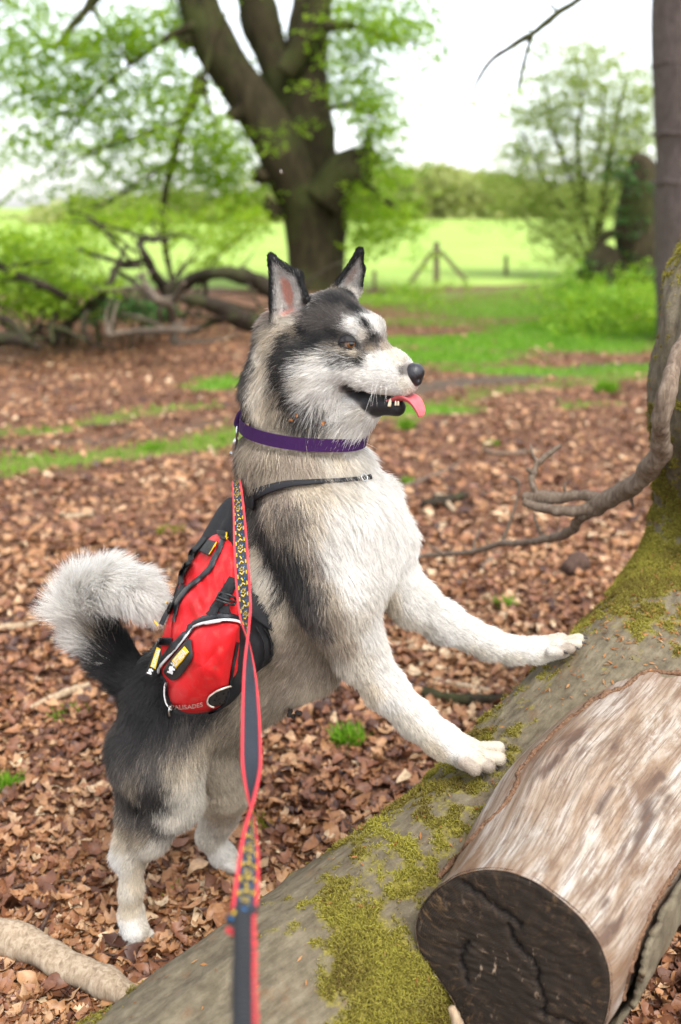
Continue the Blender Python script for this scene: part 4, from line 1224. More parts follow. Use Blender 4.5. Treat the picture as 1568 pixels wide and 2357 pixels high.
PR = []     # (a, b, ra, rb, k, flow(+1 a->b / -1 / 0), furlen, mode)
def rc(a, ra, b=None, rb=None, k=0.03, flow=1, fur=0.035, mode='add', lift=0.3):
    a = np.asarray(a); b = a if b is None else np.asarray(b); rb = ra if rb is None else rb
    PR.append(dict(a=a, b=b, ra=rpx(a, ra), rb=rpx(b, rb), k=k, flow=flow, fur=fur, mode=mode, lift=lift))

BODYFUR = 0.036
# torso (flow runs from the shoulders back to the hips)
rc(Bp(735, 1235), 140, Bp(655, 1350), 158, k=.05, fur=BODYFUR)
rc(Bp(655, 1350), 158, Bp(520, 1505), 128, k=.05, fur=BODYFUR)
rc(Bp(520, 1505), 128, Bp(400, 1610), 112, k=.05, fur=.034)
rc(Bp(760, 1400, -.02), 100, Bp(690, 1495), 88, k=.05, fur=.034)       # breastbone and belly
rc(Bp(690, 1495), 88, Bp(590, 1555), 80, k=.05, fur=.036)
rc(Bp(590, 1555), 80, Bp(500, 1620), 90, k=.05, fur=.034)
rc(Bp(800, 1200, .0), 100, Bp(815, 1290, 0), 92, k=.05, fur=.036)      # chest
rc(Bp(690, 1060, 0), 118, Bp(730, 1200), 135, k=.05, fur=.045)         # neck base
rc(Hp(672, 900, 0), 92, Bp(695, 1060, 0), 120, k=.045, fur=.046)        # neck
rc(Bp(780, 1085, 0), 50, Bp(815, 1180, 0), 72, k=.05, fur=.04)
# shoulders and front legs
rc(Bp(700, 1180, -.09), 92, Bp(775, 1370, -.115), 82, k=.04, fur=.036)
rc(Bp(800, 1215, -.07), 66, Bp(800, 1300, -.07), 66, k=.04, fur=.036)
rc(Bp(868, 1145, .085), 42, Bp(888, 1240, .085), 52, k=.04, fur=.034)
rc(Bp(888, 1240, .085), 50, Bp(905, 1335, .09), 48, k=.04, fur=.032)
nearY = lambda x, y, Y: atY(x, y, Y)
n1 = Bp(775, 1370, -.115); n2 = nearY(828, 1502, 1.705); n3 = nearY(886, 1583, 1.69); n4 = nearY(956, 1655, 1.678)
n5 = nearY(1016, 1704, 1.668); n6 = nearY(1078, 1736, 1.658)
rc(n1, 80, n2, 57, k=.03, fur=.026)
rc(n2, 54, n3, 42, k=.02, fur=.022)
rc(n3, 42, n4, 37, k=.02, fur=.018)
rc(n4, 37, n5, 35, k=.02, fur=.015)
rc(n5, 35, n6, 37, k=.02, fur=.009)
f1 = Bp(905, 1335, .09); f2 = nearY(950, 1385, 1.845); f3 = nearY(1020, 1431, 1.86); f4 = nearY(1122, 1481, 1.872)
f5 = nearY(1180, 1496, 1.880); f6 = nearY(1236, 1497, 1.885); f7 = nearY(1287, 1487, 1.89)
rc(f1, 50, f2, 46, k=.03, fur=.03)
rc(f2, 46, f3, 39, k=.02, fur=.024)
rc(f3, 39, f4, 30, k=.02, fur=.022)
rc(f4, 30, f5, 28, k=.015, fur=.016)
rc(f5, 28, f6, 26, k=.015, fur=.013)
rc(f6, 27, f7, 28, k=.015, fur=.011)
CLAW = []
def toes(base, tips, r, Y0s, claw=9, fur=.006, rise=0):
    for (x, y, bx, by), Y in zip(tips, Y0s):
        m = atY(bx, by, Y); t = atY(x, y, Y - .004)
        rc(m, r * .92, t, r, k=.0045, fur=fur, lift=.2)
        d = unit(t - m)
        CLAW.append((t + d * rpx(t, r) * .75, d, rpx(t, claw)))
toes(n6, [(1146, 1722, 1098, 1722), (1148, 1746, 1098, 1738), (1124, 1763, 1085, 1750), (1092, 1770, 1066, 1752)], 16.5,
     (1.685, 1.655, 1.632, 1.615))
toes(f7, [(1332, 1470, 1300, 1476), (1328, 1481, 1298, 1486), (1312, 1492, 1288, 1494), (1286, 1500, 1268, 1500)], 12.5,
     (1.912, 1.888, 1.868, 1.852), claw=8)
# hind legs
rc(Bp(395, 1630, -.07), 98, Bp(368, 1745, -.105), 92, k=.04, fur=.036)
rc(Bp(368, 1745, -.105), 90, Bp(402, 1842, -.105), 50, k=.035, fur=.032)
rc(Bp(330, 1720, -.09), 66, Bp(316, 1850, -.10), 40, k=.035, fur=.034)
h1 = Bp(404, 1835, -.105); h2 = atY(303, 1972, 1.815); h3 = atY(302, 2050, 1.80); h4 = atY(302, 2108, 1.795); h5 = atY(312, 2142, 1.782)
rc(h1, 50, atY(345, 1925, 1.80), 36, k=.03, fur=.026)
rc(atY(345, 1925, 1.80), 36, h2, 28, k=.02, fur=.016)
rc(atY(310, 1880, 1.81), 34, atY(278, 1972, 1.82), 19, k=.02, fur=.026)
rc(h2, 28, h3, 23, k=.02, fur=.013)
rc(h3, 23, h4, 24, k=.02, fur=.012)
rc(h4, 25, h5, 31, k=.02, fur=.009)
toes(h5, [(343, 2154, 322, 2140), (327, 2167, 312, 2152), (303, 2170, 300, 2152), (284, 2160, 288, 2145)], 15,
     (1.805, 1.782, 1.776, 1.79), claw=7)
g1 = Bp(490, 1680, .05); g2 = Bp(520, 1805, .095); g3 = atY(484, 1925, 2.03); g4 = atY(512, 1968, 2.03); g5 = atY(536, 1988, 2.022)
rc(g1, 88, g2, 55, k=.04, fur=.026)
rc(g2, 55, atY(505, 1875, 2.03), 38, k=.03, fur=.02)
rc(atY(505, 1875, 2.03), 38, g3, 26, k=.02, fur=.018)
rc(g3, 26, g4, 24, k=.02, fur=.013)
rc(g4, 24, g5, 24, k=.02, fur=.011)
toes(g5, [(568, 1990, 545, 1984), (562, 1998, 542, 1992), (548, 2002, 532, 1996)], 11.5, (2.04, 2.018, 2.0), claw=6)
# tail
tp = [(305, 1560, 0, 46), (258, 1512, 0, 36), (215, 1455, .0, 33), (193, 1400, 0, 33), (212, 1360, -.005, 33), (262, 1345, -.012, 33), (315, 1362, -.02, 30), (352, 1392, -.025, 22)]
tf = [.045, .06, .088, .085, .062, .052, .045]
for i in range(len(tp) - 1):
    a, b = tp[i], tp[i + 1]
    rc(Bp(*a[:3]), a[3], Bp(*b[:3]), b[3], k=.02, fur=tf[i], lift=.46 if i > 0 else .35)
# head (flow from the nose to the neck)
HK = dict(flow=1)
rc(Hp(742, 770), 80, Hp(690, 800), 86, k=.03, fur=.014)                 # skull to nape
rc(Hp(688, 795), 84, Hp(672, 890), 90, k=.04, fur=.036)
rc(Hp(838, 766), 40, Hp(768, 742), 66, k=.03, fur=.013)                 # forehead
for s in (-1, 1):
    P_ = (lambda x, y, l: Hp(x, y, -l)) if s < 0 else (lambda x, y, l: mirH(Hp(x, y, -l)))
    rc(P_(828, 762, .026), 22, P_(790, 748, .034), 24, k=.02, fur=.012)  # brow
    rc(P_(790, 838, .040), 42, P_(715, 858, .052), 62, k=.03, fur=.030)  # cheek
    rc(P_(740, 890, .035), 54, P_(722, 940, .030), 56, k=.03, fur=.042)  # ruff
    rc(P_(885, 870, .020), 27, P_(815, 868, .034), 30, k=.02, fur=.010)  # upper lip
    rc(P_(920, 892, .010), 20, P_(858, 888, .026), 18, k=.012, fur=.008)
rc(Hp(905, 850), 38, Hp(845, 820), 50, k=.025, fur=.009)                # muzzle
rc(Hp(938, 869), 30, Hp(905, 853), 38, k=.02, fur=.006)
rc(Hp(914, 938, 0), 20.5, Hp(808, 914, 0), 34, k=.008, fur=.010)          # lower jaw
rc(Hp(845, 935, 0), 22, Hp(780, 940, 0), 46, k=.03, fur=.030)           # throat
rc(Hp(815, 945, 0), 40, Hp(775, 975, 0), 52, k=.03, fur=.045)
# ears: cupped plates
EAR = []
def ear(bl, tip, br, mid, mr, th):
    EAR.extend([(bl, tip, mid, th), (mid, tip, mr, th), (mid, mr, br, th)])
rc(Hp(785, 705, .03), 34, Hp(806, 676, .082), 15, k=.02, fur=.012)
rc(Hp(690, 760, -.03), 40, Hp(668, 728, -.026), 22, k=.02, fur=.008)
ear(Hp(627, 738, -.073), Hp(626, 594, -.068), Hp(706, 690, -.058), Hp(664, 722, -.028), Hp(688, 634, -.060), .0055)
ear(Hp(768, 664, .030), Hp(828, 579, .055), Hp(828, 672, .078), Hp(804, 674, .090), Hp(833, 620, .074), .005)

# signed distance on a grid
GS = 0.004
lo = np.min([np.minimum(p['a'], p['b']) - max(p['ra'], p['rb']) for p in PR], axis=0) - .03
hi = np.max([np.maximum(p['a'], p['b']) + max(p['ra'], p['rb']) for p in PR], axis=0) + .03
hi[2] = max(hi[2], float(max(e[1][2] for e in EAR)) + .03)
NX, NY, NZ = (np.ceil((hi - lo) / GS).astype(int) + 1)
gx = (lo[0] + GS * np.arange(NX)).astype(np.float32); gy = (lo[1] + GS * np.arange(NY)).astype(np.float32); gz = (lo[2] + GS * np.arange(NZ)).astype(np.float32)
VOL = np.full((NX, NY, NZ), 0.06, np.float32)

def window(mn, mx):
    i0 = np.clip(((mn - lo) / GS).astype(int) - 1, 0, [NX, NY, NZ]); i1 = np.clip(((mx - lo) / GS).astype(int) + 2, 0, [NX, NY, NZ])
    return tuple(slice(a, b) for a, b in zip(i0, i1))

def smin(a, b, k):
    h = np.maximum(k - np.abs(a - b), 0) / k
    return np.minimum(a, b) - h * h * k * 0.25

def sd_cone(X, Y, Z, p):
    a, b = p['a'], p['b']; ab = b - a; L2 = float(ab @ ab)
    dx, dy, dz = X - a[0], Y - a[1], Z - a[2]
    if L2 < 1e-10:
        return np.sqrt(dx * dx + dy * dy + dz * dz) - p['ra']
    t = np.clip((dx * ab[0] + dy * ab[1] + dz * ab[2]) / L2, 0, 1)
    dx = dx - t * ab[0]; dy = dy - t * ab[1]; dz = dz - t * ab[2]
    return np.sqrt(dx * dx + dy * dy + dz * dz) - (p['ra'] + (p['rb'] - p['ra']) * t)

def sd_tri(P, a, b, c):
    """distance of points P (n,3) to a triangle"""
    ba, cb, ac = b - a, c - b, a - c
    pa, pb, pc = P - a, P - b, P - c
    nor = np.cross(ba, ac)
    s = (np.sign(pa @ np.cross(ba, nor)) + np.sign(pb @ np.cross(cb, nor)) + np.sign(pc @ np.cross(ac, nor)))
    def seg(p, e):
        t = np.clip((p @ e) / (e @ e), 0, 1)[:, None]
        q = p - e * t
        return (q * q).sum(1)
    d_edge = np.minimum(np.minimum(seg(pa, ba), seg(pb, cb)), seg(pc, ac))
    d_face = (pa @ nor) ** 2 / (nor @ nor)
    return np.sqrt(np.where(s < 2, d_edge, d_face))

for p in PR:
    m = max(p['ra'], p['rb']) + .055
    w = window(np.minimum(p['a'], p['b']) - m, np.maximum(p['a'], p['b']) + m)
    X, Y, Z = np.meshgrid(gx[w[0]], gy[w[1]], gz[w[2]], indexing='ij', sparse=True)
    VOL[w] = smin(VOL[w], sd_cone(X, Y, Z, {k: (v.astype(np.float32) if isinstance(v, np.ndarray) else v) for k, v in p.items()}).astype(np.float32), p['k'])
for a, b, c, th in EAR:
    T3 = np.array([a, b, c])
    w = window(T3.min(0) - .05, T3.max(0) + .05)
    X, Y, Z = np.meshgrid(gx[w[0]], gy[w[1]], gz[w[2]], indexing='ij')
    P = np.stack([X.ravel(), Y.ravel(), Z.ravel()], 1).astype(float)
    VOL[w] = smin(VOL[w], (sd_tri(P, a, b, c) - th).reshape(X.shape).astype(np.float32), .010)

def surface_nets(V):
    inside = V < 0
    cs = [(0,0,0),(1,0,0),(0,1,0),(1,1,0),(0,0,1),(1,0,1),(0,1,1),(1,1,1)]
    nx, ny, nz = np.array(V.shape) - 1
    cnt = np.zeros((nx, ny, nz), np.uint8)
    for c in cs:
        cnt += inside[c[0]:c[0]+nx, c[1]:c[1]+ny, c[2]:c[2]+nz]
    act = (cnt > 0) & (cnt < 8)
    I = np.argwhere(act)
    cv = np.stack([V[I[:,0]+c[0], I[:,1]+c[1], I[:,2]+c[2]] for c in cs], 1)
    acc = np.zeros((len(I), 3)); num = np.zeros(len(I))
    edges = [(0,1),(2,3),(4,5),(6,7),(0,2),(1,3),(4,6),(5,7),(0,4),(1,5),(2,6),(3,7)]
    C = np.array(cs, float)
    for a, b in edges:
        va, vb = cv[:, a], cv[:, b]
        m = (va < 0) != (vb < 0)
        t = np.where(m, va / np.where(m, va - vb, 1), 0)
        acc += np.where(m[:, None], C[a] + (C[b] - C[a]) * t[:, None], 0); num += m
    P = lo + GS * (I + acc / num[:, None])
    idx = np.full((nx, ny, nz), -1, np.int32)
    idx[act] = np.arange(len(I), dtype=np.int32)
    Q = []
    for ax in range(3):
        o1, o2 = [(1, 2), (2, 0), (0, 1)][ax]
        A = np.take(inside, range(0, V.shape[ax]-1), axis=ax); Bq = np.take(inside, range(1, V.shape[ax]), axis=ax)
        E = np.argwhere(A != Bq)
        E = E[(E[:, o1] > 0) & (E[:, o2] > 0) & (E[:, o1] < V.shape[o1]-1) & (E[:, o2] < V.shape[o2]-1)]
        ins = A[E[:,0], E[:,1], E[:,2]]
        e1 = np.zeros(3, int); e1[o1] = 1
        e2 = np.zeros(3, int); e2[o2] = 1
        q = [idx[tuple((E - d).T)] for d in (e1 + e2, e2, 0 * e1, e1)]
        q = np.stack(q, 1)
        q = np.where(ins[:, None], q, q[:, ::-1])
        Q.append(q)
    return P, np.vstack(Q)

DV, DF = surface_nets(VOL)

def vol_at(P):
    q = np.clip((np.asarray(P) - lo) / GS, 0, np.array(VOL.shape) - 1.001)
    i = q.astype(int); f = q - i
    r = 0
    for dx in (0, 1):
        for dy in (0, 1):
            for dz in (0, 1):
                wgt = (f[:, 0] if dx else 1 - f[:, 0]) * (f[:, 1] if dy else 1 - f[:, 1]) * (f[:, 2] if dz else 1 - f[:, 2])
                r = r + wgt * VOL[i[:, 0] + dx, i[:, 1] + dy, i[:, 2] + dz]
    return r

def vol_grad(P, e=.006):
    g = np.stack([vol_at(P + np.eye(3)[k] * e) - vol_at(P - np.eye(3)[k] * e) for k in range(3)], 1)
    return unit(g)

DN = vol_grad(DV)
DOG_BVH = BVHTree.FromPolygons([Vector(v) for v in DV], [tuple(f) for f in DF.tolist()])

def cast(bvh, px, py):
    d = Vector(unit(ray(px, py)))
    h = bvh.ray_cast(Vector(CAMP), d)
    return None if h[0] is None else (np.array(h[0]), np.array(h[1]))

# ---- coat colours: points on the body and the hair colour there; paw tan mixes dirt with painted toe-gap shade
PAL = dict(W=(.77, .745, .70), V=(.67, .62, .535), C=(.64, .56, .44), T=(.34, .28, .205), G=(.115, .098, .086), D=(.030, .027, .026), K=(.008, .0075, .008),
           B=(.012, .010, .011), P=(.42, .20, .16), N=(.30, .19, .13), S=(.40, .33, .26))
COAT = '''
747,668,K 705,735,G 770,690,D 800,672,K 816,712,K 838,742,K 858,775,D 870,788,G 735,723,G 770,735,G 790,715,G 760,770,D 725,788,K 675,824,K 700,805,K 650,775,K 690,760,K 704,664,K 712,690,D 665,850,D 648,800,D
806,745,W 816,758,W 832,775,V 850,735,W 857,722,W 860,750,W 796,806,C 812,812,C 778,800,T 772,822,D 785,830,D 793,786,D 818,796,K 803,779,K 806,797,G 806,832,D 822,828,D 834,812,G 848,800,T 842,790,G
725,838,W 700,870,W 745,875,W 770,850,W 760,900,W 696,889,V 725,915,W 840,865,W 870,880,W 852,832,W 876,822,W 900,870,W 905,895,W 925,880,V 915,832,V 899,812,V 880,795,S 930,850,G 938,895,V 890,905,W 850,893,W 815,880,W
830,912,B 850,925,B 870,935,B 890,930,B 910,933,B 925,935,B 870,950,B 895,950,B 815,903,B 800,893,B 920,945,B 860,948,B 880,955,B 905,955,B 840,938,B 900,940,B
775,925,W 800,935,W 830,950,V 845,965,W 740,860,W 690,855,W 745,845,W 865,845,W 885,835,W 860,870,W 905,850,W 850,825,W 760,960,W 797,990,W 830,1000,W 860,968,W 740,945,W 780,1000,W
592,824,V 605,870,C 600,920,V 612,800,C 610,960,C 575,880,G 563,860,D 558,920,D 556,950,D 630,930,T 585,960,T 640,965,T 635,850,D 642,880,K 660,930,K 650,905,K 680,955,D 707,972,D 735,985,D 640,830,D 621,780,T
617,1023,C 600,1045,S 650,1030,C 707,1040,C 750,1030,C 680,1060,S 640,1062,T 730,1065,S 780,1055,C 800,1030,W 834,1034,W 850,1060,W 653,1080,S 700,1085,S 761,1082,V 820,1085,V 580,1060,T 560,1090,G 530,1100,D 505,1113,D 620,1095,T
625,1170,S 665,1170,S 700,1150,C 740,1140,C 790,1140,V 640,1215,T 610,1215,G 645,1250,G 625,1280,D 685,1240,T 620,1230,D 660,1265,D 640,1295,D 685,1290,D 705,1335,D 722,1385,D 740,1405,G 690,1385,D 670,1350,D 712,1435,G 755,1455,G 650,1200,G 690,1205,G 722,1300,G 600,1195,G 605,1240,D 745,1370,G 715,1265,S 720,1235,C 745,1260,W 665,1304,D 690,1320,D 705,1350,D 720,1310,T 735,1330,S 650,1330,D 725,1400,G 715,1375,D 760,1380,C 760,1420,T 740,1430,G 780,1440,S 700,1410,D
780,1200,W 820,1200,W 860,1200,W 800,1260,W 840,1280,W 780,1330,W 810,1370,W 850,1120,W 900,1180,W 930,1240,W 900,1290,W 930,1330,W 760,1300,W
590,800,G 580,845,D 572,890,D 568,925,D 576,950,D 300,1740,D 330,1765,D 345,1800,D 352,1850,D 290,1800,G 275,1790,G 266,1840,G 320,1895,G 365,1790,G
690,845,W 705,855,W 700,835,V 715,850,W 735,860,W 755,870,W 770,875,W 735,900,W 715,890,W 760,845,W 790,860,W 800,850,W 815,862,W 690,870,V 700,905,W
597,1288,C 600,1320,V 625,1370,V 610,1345,V 640,1390,D 653,1360,D 655,1400,C 640,1440,C 665,1440,T 690,1450,T 600,1400,C 665,1500,S 725,1520,S 700,1560,S 645,1600,S 640,1540,T 600,1640,T 690,1590,C 740,1500,T 750,1540,S 600,1500,T 560,1600,T
785,1470,C 815,1440,V 850,1470,W 825,1520,V 800,1500,S 835,1560,V 880,1560,W 900,1620,W 930,1610,W 990,1660,W 960,1690,V 1030,1690,W 1060,1720,W 1100,1730,V 1140,1740,C 1080,1770,S 1125,1757,S 1110,1745,C 1000,1735,C 860,1600,C 910,1655,V
950,1380,W 1000,1410,W 1060,1450,W 1120,1470,W 1180,1490,W 1240,1490,W 1290,1470,V 1330,1470,C 1310,1488,S 1100,1500,V 900,1390,C 960,1440,V 1180,1515,V 1260,1510,V
310,1530,K 330,1560,K 370,1600,K 298,1560,K 277,1634,K 340,1650,K 400,1660,K 450,1660,D 300,1700,D 330,1700,K 268,1741,D 380,1700,D 420,1690,G 310,1762,D 345,1780,G 341,1826,D 325,1860,D 355,1850,D 300,1810,T 290,1780,G 264,1800,G 262,1850,S 280,1905,T 285,1880,G 270,1930,C 405,1725,G 448,1735,T 480,1720,T 400,1770,T 420,1780,C 405,1826,V 384,1890,V 430,1820,V 395,1930,C 350,1960,V 365,1800,G 360,1830,D 320,1930,T 345,1900,G
500,1690,T 540,1720,T 490,1762,C 520,1790,C 490,1848,C 540,1840,C 500,1880,C 469,1912,V 480,1940,V 520,1975,W 545,1985,V 560,1990,V 560,1700,T 570,1750,S
270,1990,W 290,1997,V 320,2000,C 294,2061,V 310,2050,C 300,2100,C 311,2140,W 340,2150,V 290,2150,W 330,2130,V
255,1495,K 240,1455,K 262,1520,K 225,1478,D 213,1510,D 232,1530,D 225,1440,D 205,1440,T 190,1470,W 175,1430,W 170,1380,W 200,1345,W 250,1325,W 300,1335,W 340,1365,W 350,1395,W 300,1380,W 250,1375,W 225,1400,W 330,1400,W
'''
anch, acol = [], []
for tok in COAT.split():
    x, y, c = tok.split(',')
    h = cast(DOG_BVH, float(x), float(y))
    if h is None:
        # the hair reaches past the skin here: take the nearest skin
        r_ = unit(ray(float(x), float(y)))
        q = DOG_BVH.find_nearest(Vector(CAMP + r_ * 1.9))
        h = (np.array(q[0]), None)
    anch.append(h[0]); acol.append(c)
# inner ears and dark rims (given on the ears themselves)
def ear_pts(P0, P1, P2, c): pass
for (x, y, l, c) in [(655, 690, -.05, 'P'), (650, 660, -.06, 'P'), (648, 630, -.06, 'S'), (658, 712, -.05, 'P'), (640, 620, -.065, 'V'), (675, 655, -.06, 'W'), (685, 690, -.055, 'W'), (630, 680, -.07, 'V'),
                     (634, 612, -.066, 'V'), (627, 592, -.066, 'K'), (618, 640, -.072, 'K'), (618, 690, -.074, 'K'), (620, 735, -.074, 'D'), (645, 600, -.064, 'K'), (690, 640, -.058, 'K'), (664, 622, -.06, 'V'), (672, 610, -.06, 'K'), (680, 660, -.058, 'W'), (705, 670, -.056, 'K'),
                     (640, 740, -.072, 'V'), (660, 745, -.068, 'V'), (670, 760, -.065, 'T'), (645, 765, -.07, 'C'), (632, 755, -.072, 'C'), (655, 780, -.065, 'D'), (628, 715, -.073, 'S'),
                     (826, 640, .074, 'W'), (816, 650, .08, 'V'), (812, 630, .07, 'V'), (826, 600, .066, 'V'), (829, 576, .056, 'K'), (837, 590, .064, 'K'), (838, 620, .074, 'D'), (803, 618, .045, 'K'), (785, 645, .04, 'D'), (770, 655, .04, 'T'), (818, 592, .05, 'K'), (822, 618, .072, 'W'), (820, 605, .066, 'W'), (810, 645, .08, 'W'), (828, 630, .075, 'W'), (790, 640, .04, 'K'), (830, 655, .075, 'W'), (833, 660, .076, 'V')]:
    q = DOG_BVH.find_nearest(Vector(Hp(x, y, l)))
    anch.append(np.array(q[0])); acol.append(c)
# far side of the head mirrors the near side
ANCH = np.array(anch); ACOL = np.array([PAL[c] for c in acol]); ACH = np.array(acol)
isb = np.array([(p[2] > 1.12) and np.dot(p - H0, HL) < -.03 for p in ANCH])
ANCH = np.vstack([ANCH, [mirH(p) for p in ANCH[isb & (ACH != 'P')]]]); ACOL = np.vstack([ACOL, ACOL[isb & (ACH != 'P')]]); ACH = np.concatenate([ACH, ACH[isb & (ACH != 'P')]])
# drop mirrored samples that fall over ones placed by hand
n0 = isb.size
keep = np.ones(len(ANCH), bool)
for i in range(n0, len(ANCH)):
    if np.min(np.linalg.norm(ANCH[:n0] - ANCH[i], axis=1)) < .022: keep[i] = False
ANCH, ACOL, ACH = ANCH[keep], ACOL[keep], ACH[keep]

def coat(P, power=5.2, chunk=40000):
    out = np.empty((len(P), 3)); bare = np.empty(len(P), bool)
    hairless = np.isin(ACH, ['B', 'P'])
    for i in range(0, len(P), chunk):
        d2 = ((P[i:i+chunk, None, :].astype(np.float32) - ANCH[None].astype(np.float32)) ** 2).sum(2) + 1e-6
        w = d2 ** (-power / 2)
        w /= w.sum(1, keepdims=True)
        out[i:i+chunk] = w @ ACOL
        bare[i:i+chunk] = (w[:, hairless].sum(1) > .5)
    ear_paint(P, out, bare)
    return out, bare

def ear_paint(P, out, bare):
    for k in (0, 3):
        bl, tip, mid = EAR[k][0], EAR[k][1], EAR[k][2]; br = EAR[k + 2][2]; mr = EAR[k + 1][2]; th = EAR[k][3]
        idx = np.where((np.abs(P - (bl + br + tip) / 3) < .085).all(1))[0]
        if not len(idx): continue
        Q = P[idx]
        ds = np.array([sd_tri(Q, *EAR[k + q][:3]) for q in range(3)])
        near = ds.min(0) < th + .006
        eu, ev = br - bl, tip - (bl + br) / 2
        A = np.stack([eu, ev], 1)
        uw = np.linalg.lstsq(A, (Q - bl).T, rcond=None)[0]
        u, w = uw[0], np.clip(uw[1], 0, 1)
        ut = float(np.linalg.lstsq(A, tip - bl, rcond=None)[0][0])
        mu, mw = np.linalg.lstsq(A, mr - bl, rcond=None)[0]
        ul = ut * w
        ur = np.where(w < mw, 1 + (mu - 1) * w / mw, mu + (ut - mu) * (w - mw) / (1 - mw))
        d = np.minimum(u - ul, ur - u) * np.linalg.norm(eu)
        rim = .0058 if k == 0 else .0048
        kf = np.clip((rim + .003 - d) / .007, 0, 1); kf = np.maximum(kf, np.clip((w - .90) / .06, 0, 1))
        mid_u = (ul + ur) / 2
        pk = np.exp(-((u - mid_u + .04) / (.25 * (1 - .5 * w))) ** 2 - ((w - .34) / .32) ** 2)
        wht = np.array(PAL['W']) * .92
        c = wht[None] * (1 - .25 * np.clip(w, 0, 1)[:, None])
        pink = np.array([.46, .22, .17])
        pm = np.clip((pk - .35) / .3, 0, 1) * (1.0 if k == 0 else .35)
        c = c * (1 - pm[:, None]) + pink * pm[:, None]
        c = c * (1 - kf[:, None]) + np.array(PAL['K']) * kf[:, None]
        sel = near & (w > .05)
        f = np.clip((w - .02) / .12, 0, 1)[:, None]
        out[idx[sel]] = (out[idx] * (1 - f) + c * f)[sel]
        bare[idx[sel]] = (pm > .6)[sel]

def prim_field(P, chunk=30000):
    """fur direction, length and lift at points P, from the limbs beneath"""
    D = np.zeros((len(P), 3)); Lh = np.zeros(len(P)); Li = np.zeros(len(P))
    for i in range(0, len(P), chunk):
        Q = P[i:i+chunk]
        W = np.zeros(len(Q)); d_ = np.zeros((len(Q), 3)); l_ = np.zeros(len(Q)); q_ = np.zeros(len(Q))
        for p in PR:
            s = np.maximum(sd_cone(Q[:, 0], Q[:, 1], Q[:, 2], p), 0) + .006
            w = s ** -3
            ab = p['b'] - p['a']
            d_ += w[:, None] * unit(ab) * p['flow']; l_ += w * p['fur']; q_ += w * p['lift']; W += w
        D[i:i+chunk] = d_ / W[:, None]; Lh[i:i+chunk] = l_ / W; Li[i:i+chunk] = q_ / W
    return D, Lh, Li

dog = thing('dog', 'grey and white husky type dog standing with its front paws on the mossy trunk', 'dog', (B0[0], 1.85, 0))
skin_col, skin_bare = coat(DV)
t = NT('dog_skin')
c = t.attr('coat', 'Color')
n_ = t.noise(t.coord(), 260, 4)
c = t.mix(0.35, c, t.ramp(n_, [(.3, (.25, .25, .25)), (.7, (1, 1, 1))]), 'MULTIPLY')
M_skin = t.pbr(c, .62, t.bump(n_, .25, .003), .35)
dog_body = mesh_obj('body', DV, DF, M_skin, dog, True, {'coat': skin_col * np.where(skin_bare, 1.0, .75)[:, None]})
# ================================================================ face details
FUR_MASKS, FUR_SHORT = [], []

def near_pts(P, pts, rad):
    return np.min(((P[:, None, :] - np.asarray(pts)[None]) ** 2).sum(2), axis=1) < rad ** 2

def in_poly(xy, poly):
    poly = np.asarray(poly, float); x, y = xy[:, 0], xy[:, 1]
    r = np.zeros(len(xy), bool); j = len(poly) - 1
    for i in range(len(poly)):
        xi, yi = poly[i]; xj, yj = poly[j]
        c = ((yi > y) != (yj > y)) & (x < (xj - xi) * (y - yi) / (yj - yi + 1e-12) + xi)
        r ^= c; j = i
    return r

M_black_skin = simple('black_skin', (.009, .0075, .008), .5, .4, 300, .35, 900, .3)
t = NT('nose_leather')
v_ = t.n('TexVoronoi', Vector=t.coord(), Scale=420.0).outputs['Distance']
M_nose = t.pbr((.014, .013, .016), .33, t.bump(v_, .5, .0012), .5)
M_tongue = simple('tongue_flesh', (.58, .10, .11), .35, .15, 90, .3, 700, .5)
M_tooth = simple('tooth_enamel', (.80, .72, .52), .3, .08, 90, 0, 1, .5)
M_claw = simple('claw_horn', (.035, .03, .028), .4, .4, 150, 0, 1, .5)
t = NT('amber_iris')
co = t.coord()
M_iris = t.pbr(t.ramp(t.noise(co, 500, 3), [(.3, (.07, .028, .010)), (.7, (.19, .08, .025))]), .08, None, .6)
M_pupil = simple('pupil_black', (.003, .003, .003), .05, .1, 10, 0, 1, .6)
M_sclera = simple('eye_white', (.22, .16, .13), .1, .2, 200, 0, 1, .5)

def make_eye(c, fwd, up):
    """eyeball with iris and pupil, dark lids with an almond opening"""
    fwd = unit(fwd); side = unit(np.cross(up, fwd)); up_ = np.cross(fwd, side)
    ax = np.array([side, up_, fwd]); r = .0118
    V, F = sphere_mb((0, 0, 0), r, seg=32, rings=24)
    cen = np.array([np.mean(V[list(dict.fromkeys(f))], axis=0) for f in F])
    ang = np.arccos(np.clip(cen[:, 2] / np.linalg.norm(cen, axis=1), -1, 1))
    fm = np.where(ang < R(19), 2, np.where(ang < R(44), 1, 0))
    mb = MB(); mb.add(V @ ax + c, F)
    mb.M = fm.tolist()
    e = mb.build('eye', None, dog, True, [M_sclera, M_iris, M_pupil])
    V, F = sphere_mb((0, 0, 0), r * 1.10, seg=48, rings=48)
    keepF = []
    for f in F:
        q = np.mean(V[list(dict.fromkeys(f))], axis=0) / (r * 1.1)
        u, w = q[0] / .97, q[1]
        top, bot = .20 * max(0, 1 - u * u), -.50 * max(0, 1 - u * u)
        if q[2] > 0 and abs(u) < 1 and bot < w < top: continue
        if q[2] < -.2: continue
        keepF.append(f)
    V = V * [1.62, 1.28, 1.0]; V[:, 2] = np.where(np.abs(V[:, 0]) > r, V[:, 2] * .8, V[:, 2])
    mb = MB(); mb.add(V @ ax + c, keepF)
    lid = mb.build('eyelid', M_black_skin, e)
    md = lid.modifiers.new('thickness', 'SOLIDIFY'); md.thickness = .0016
    return e

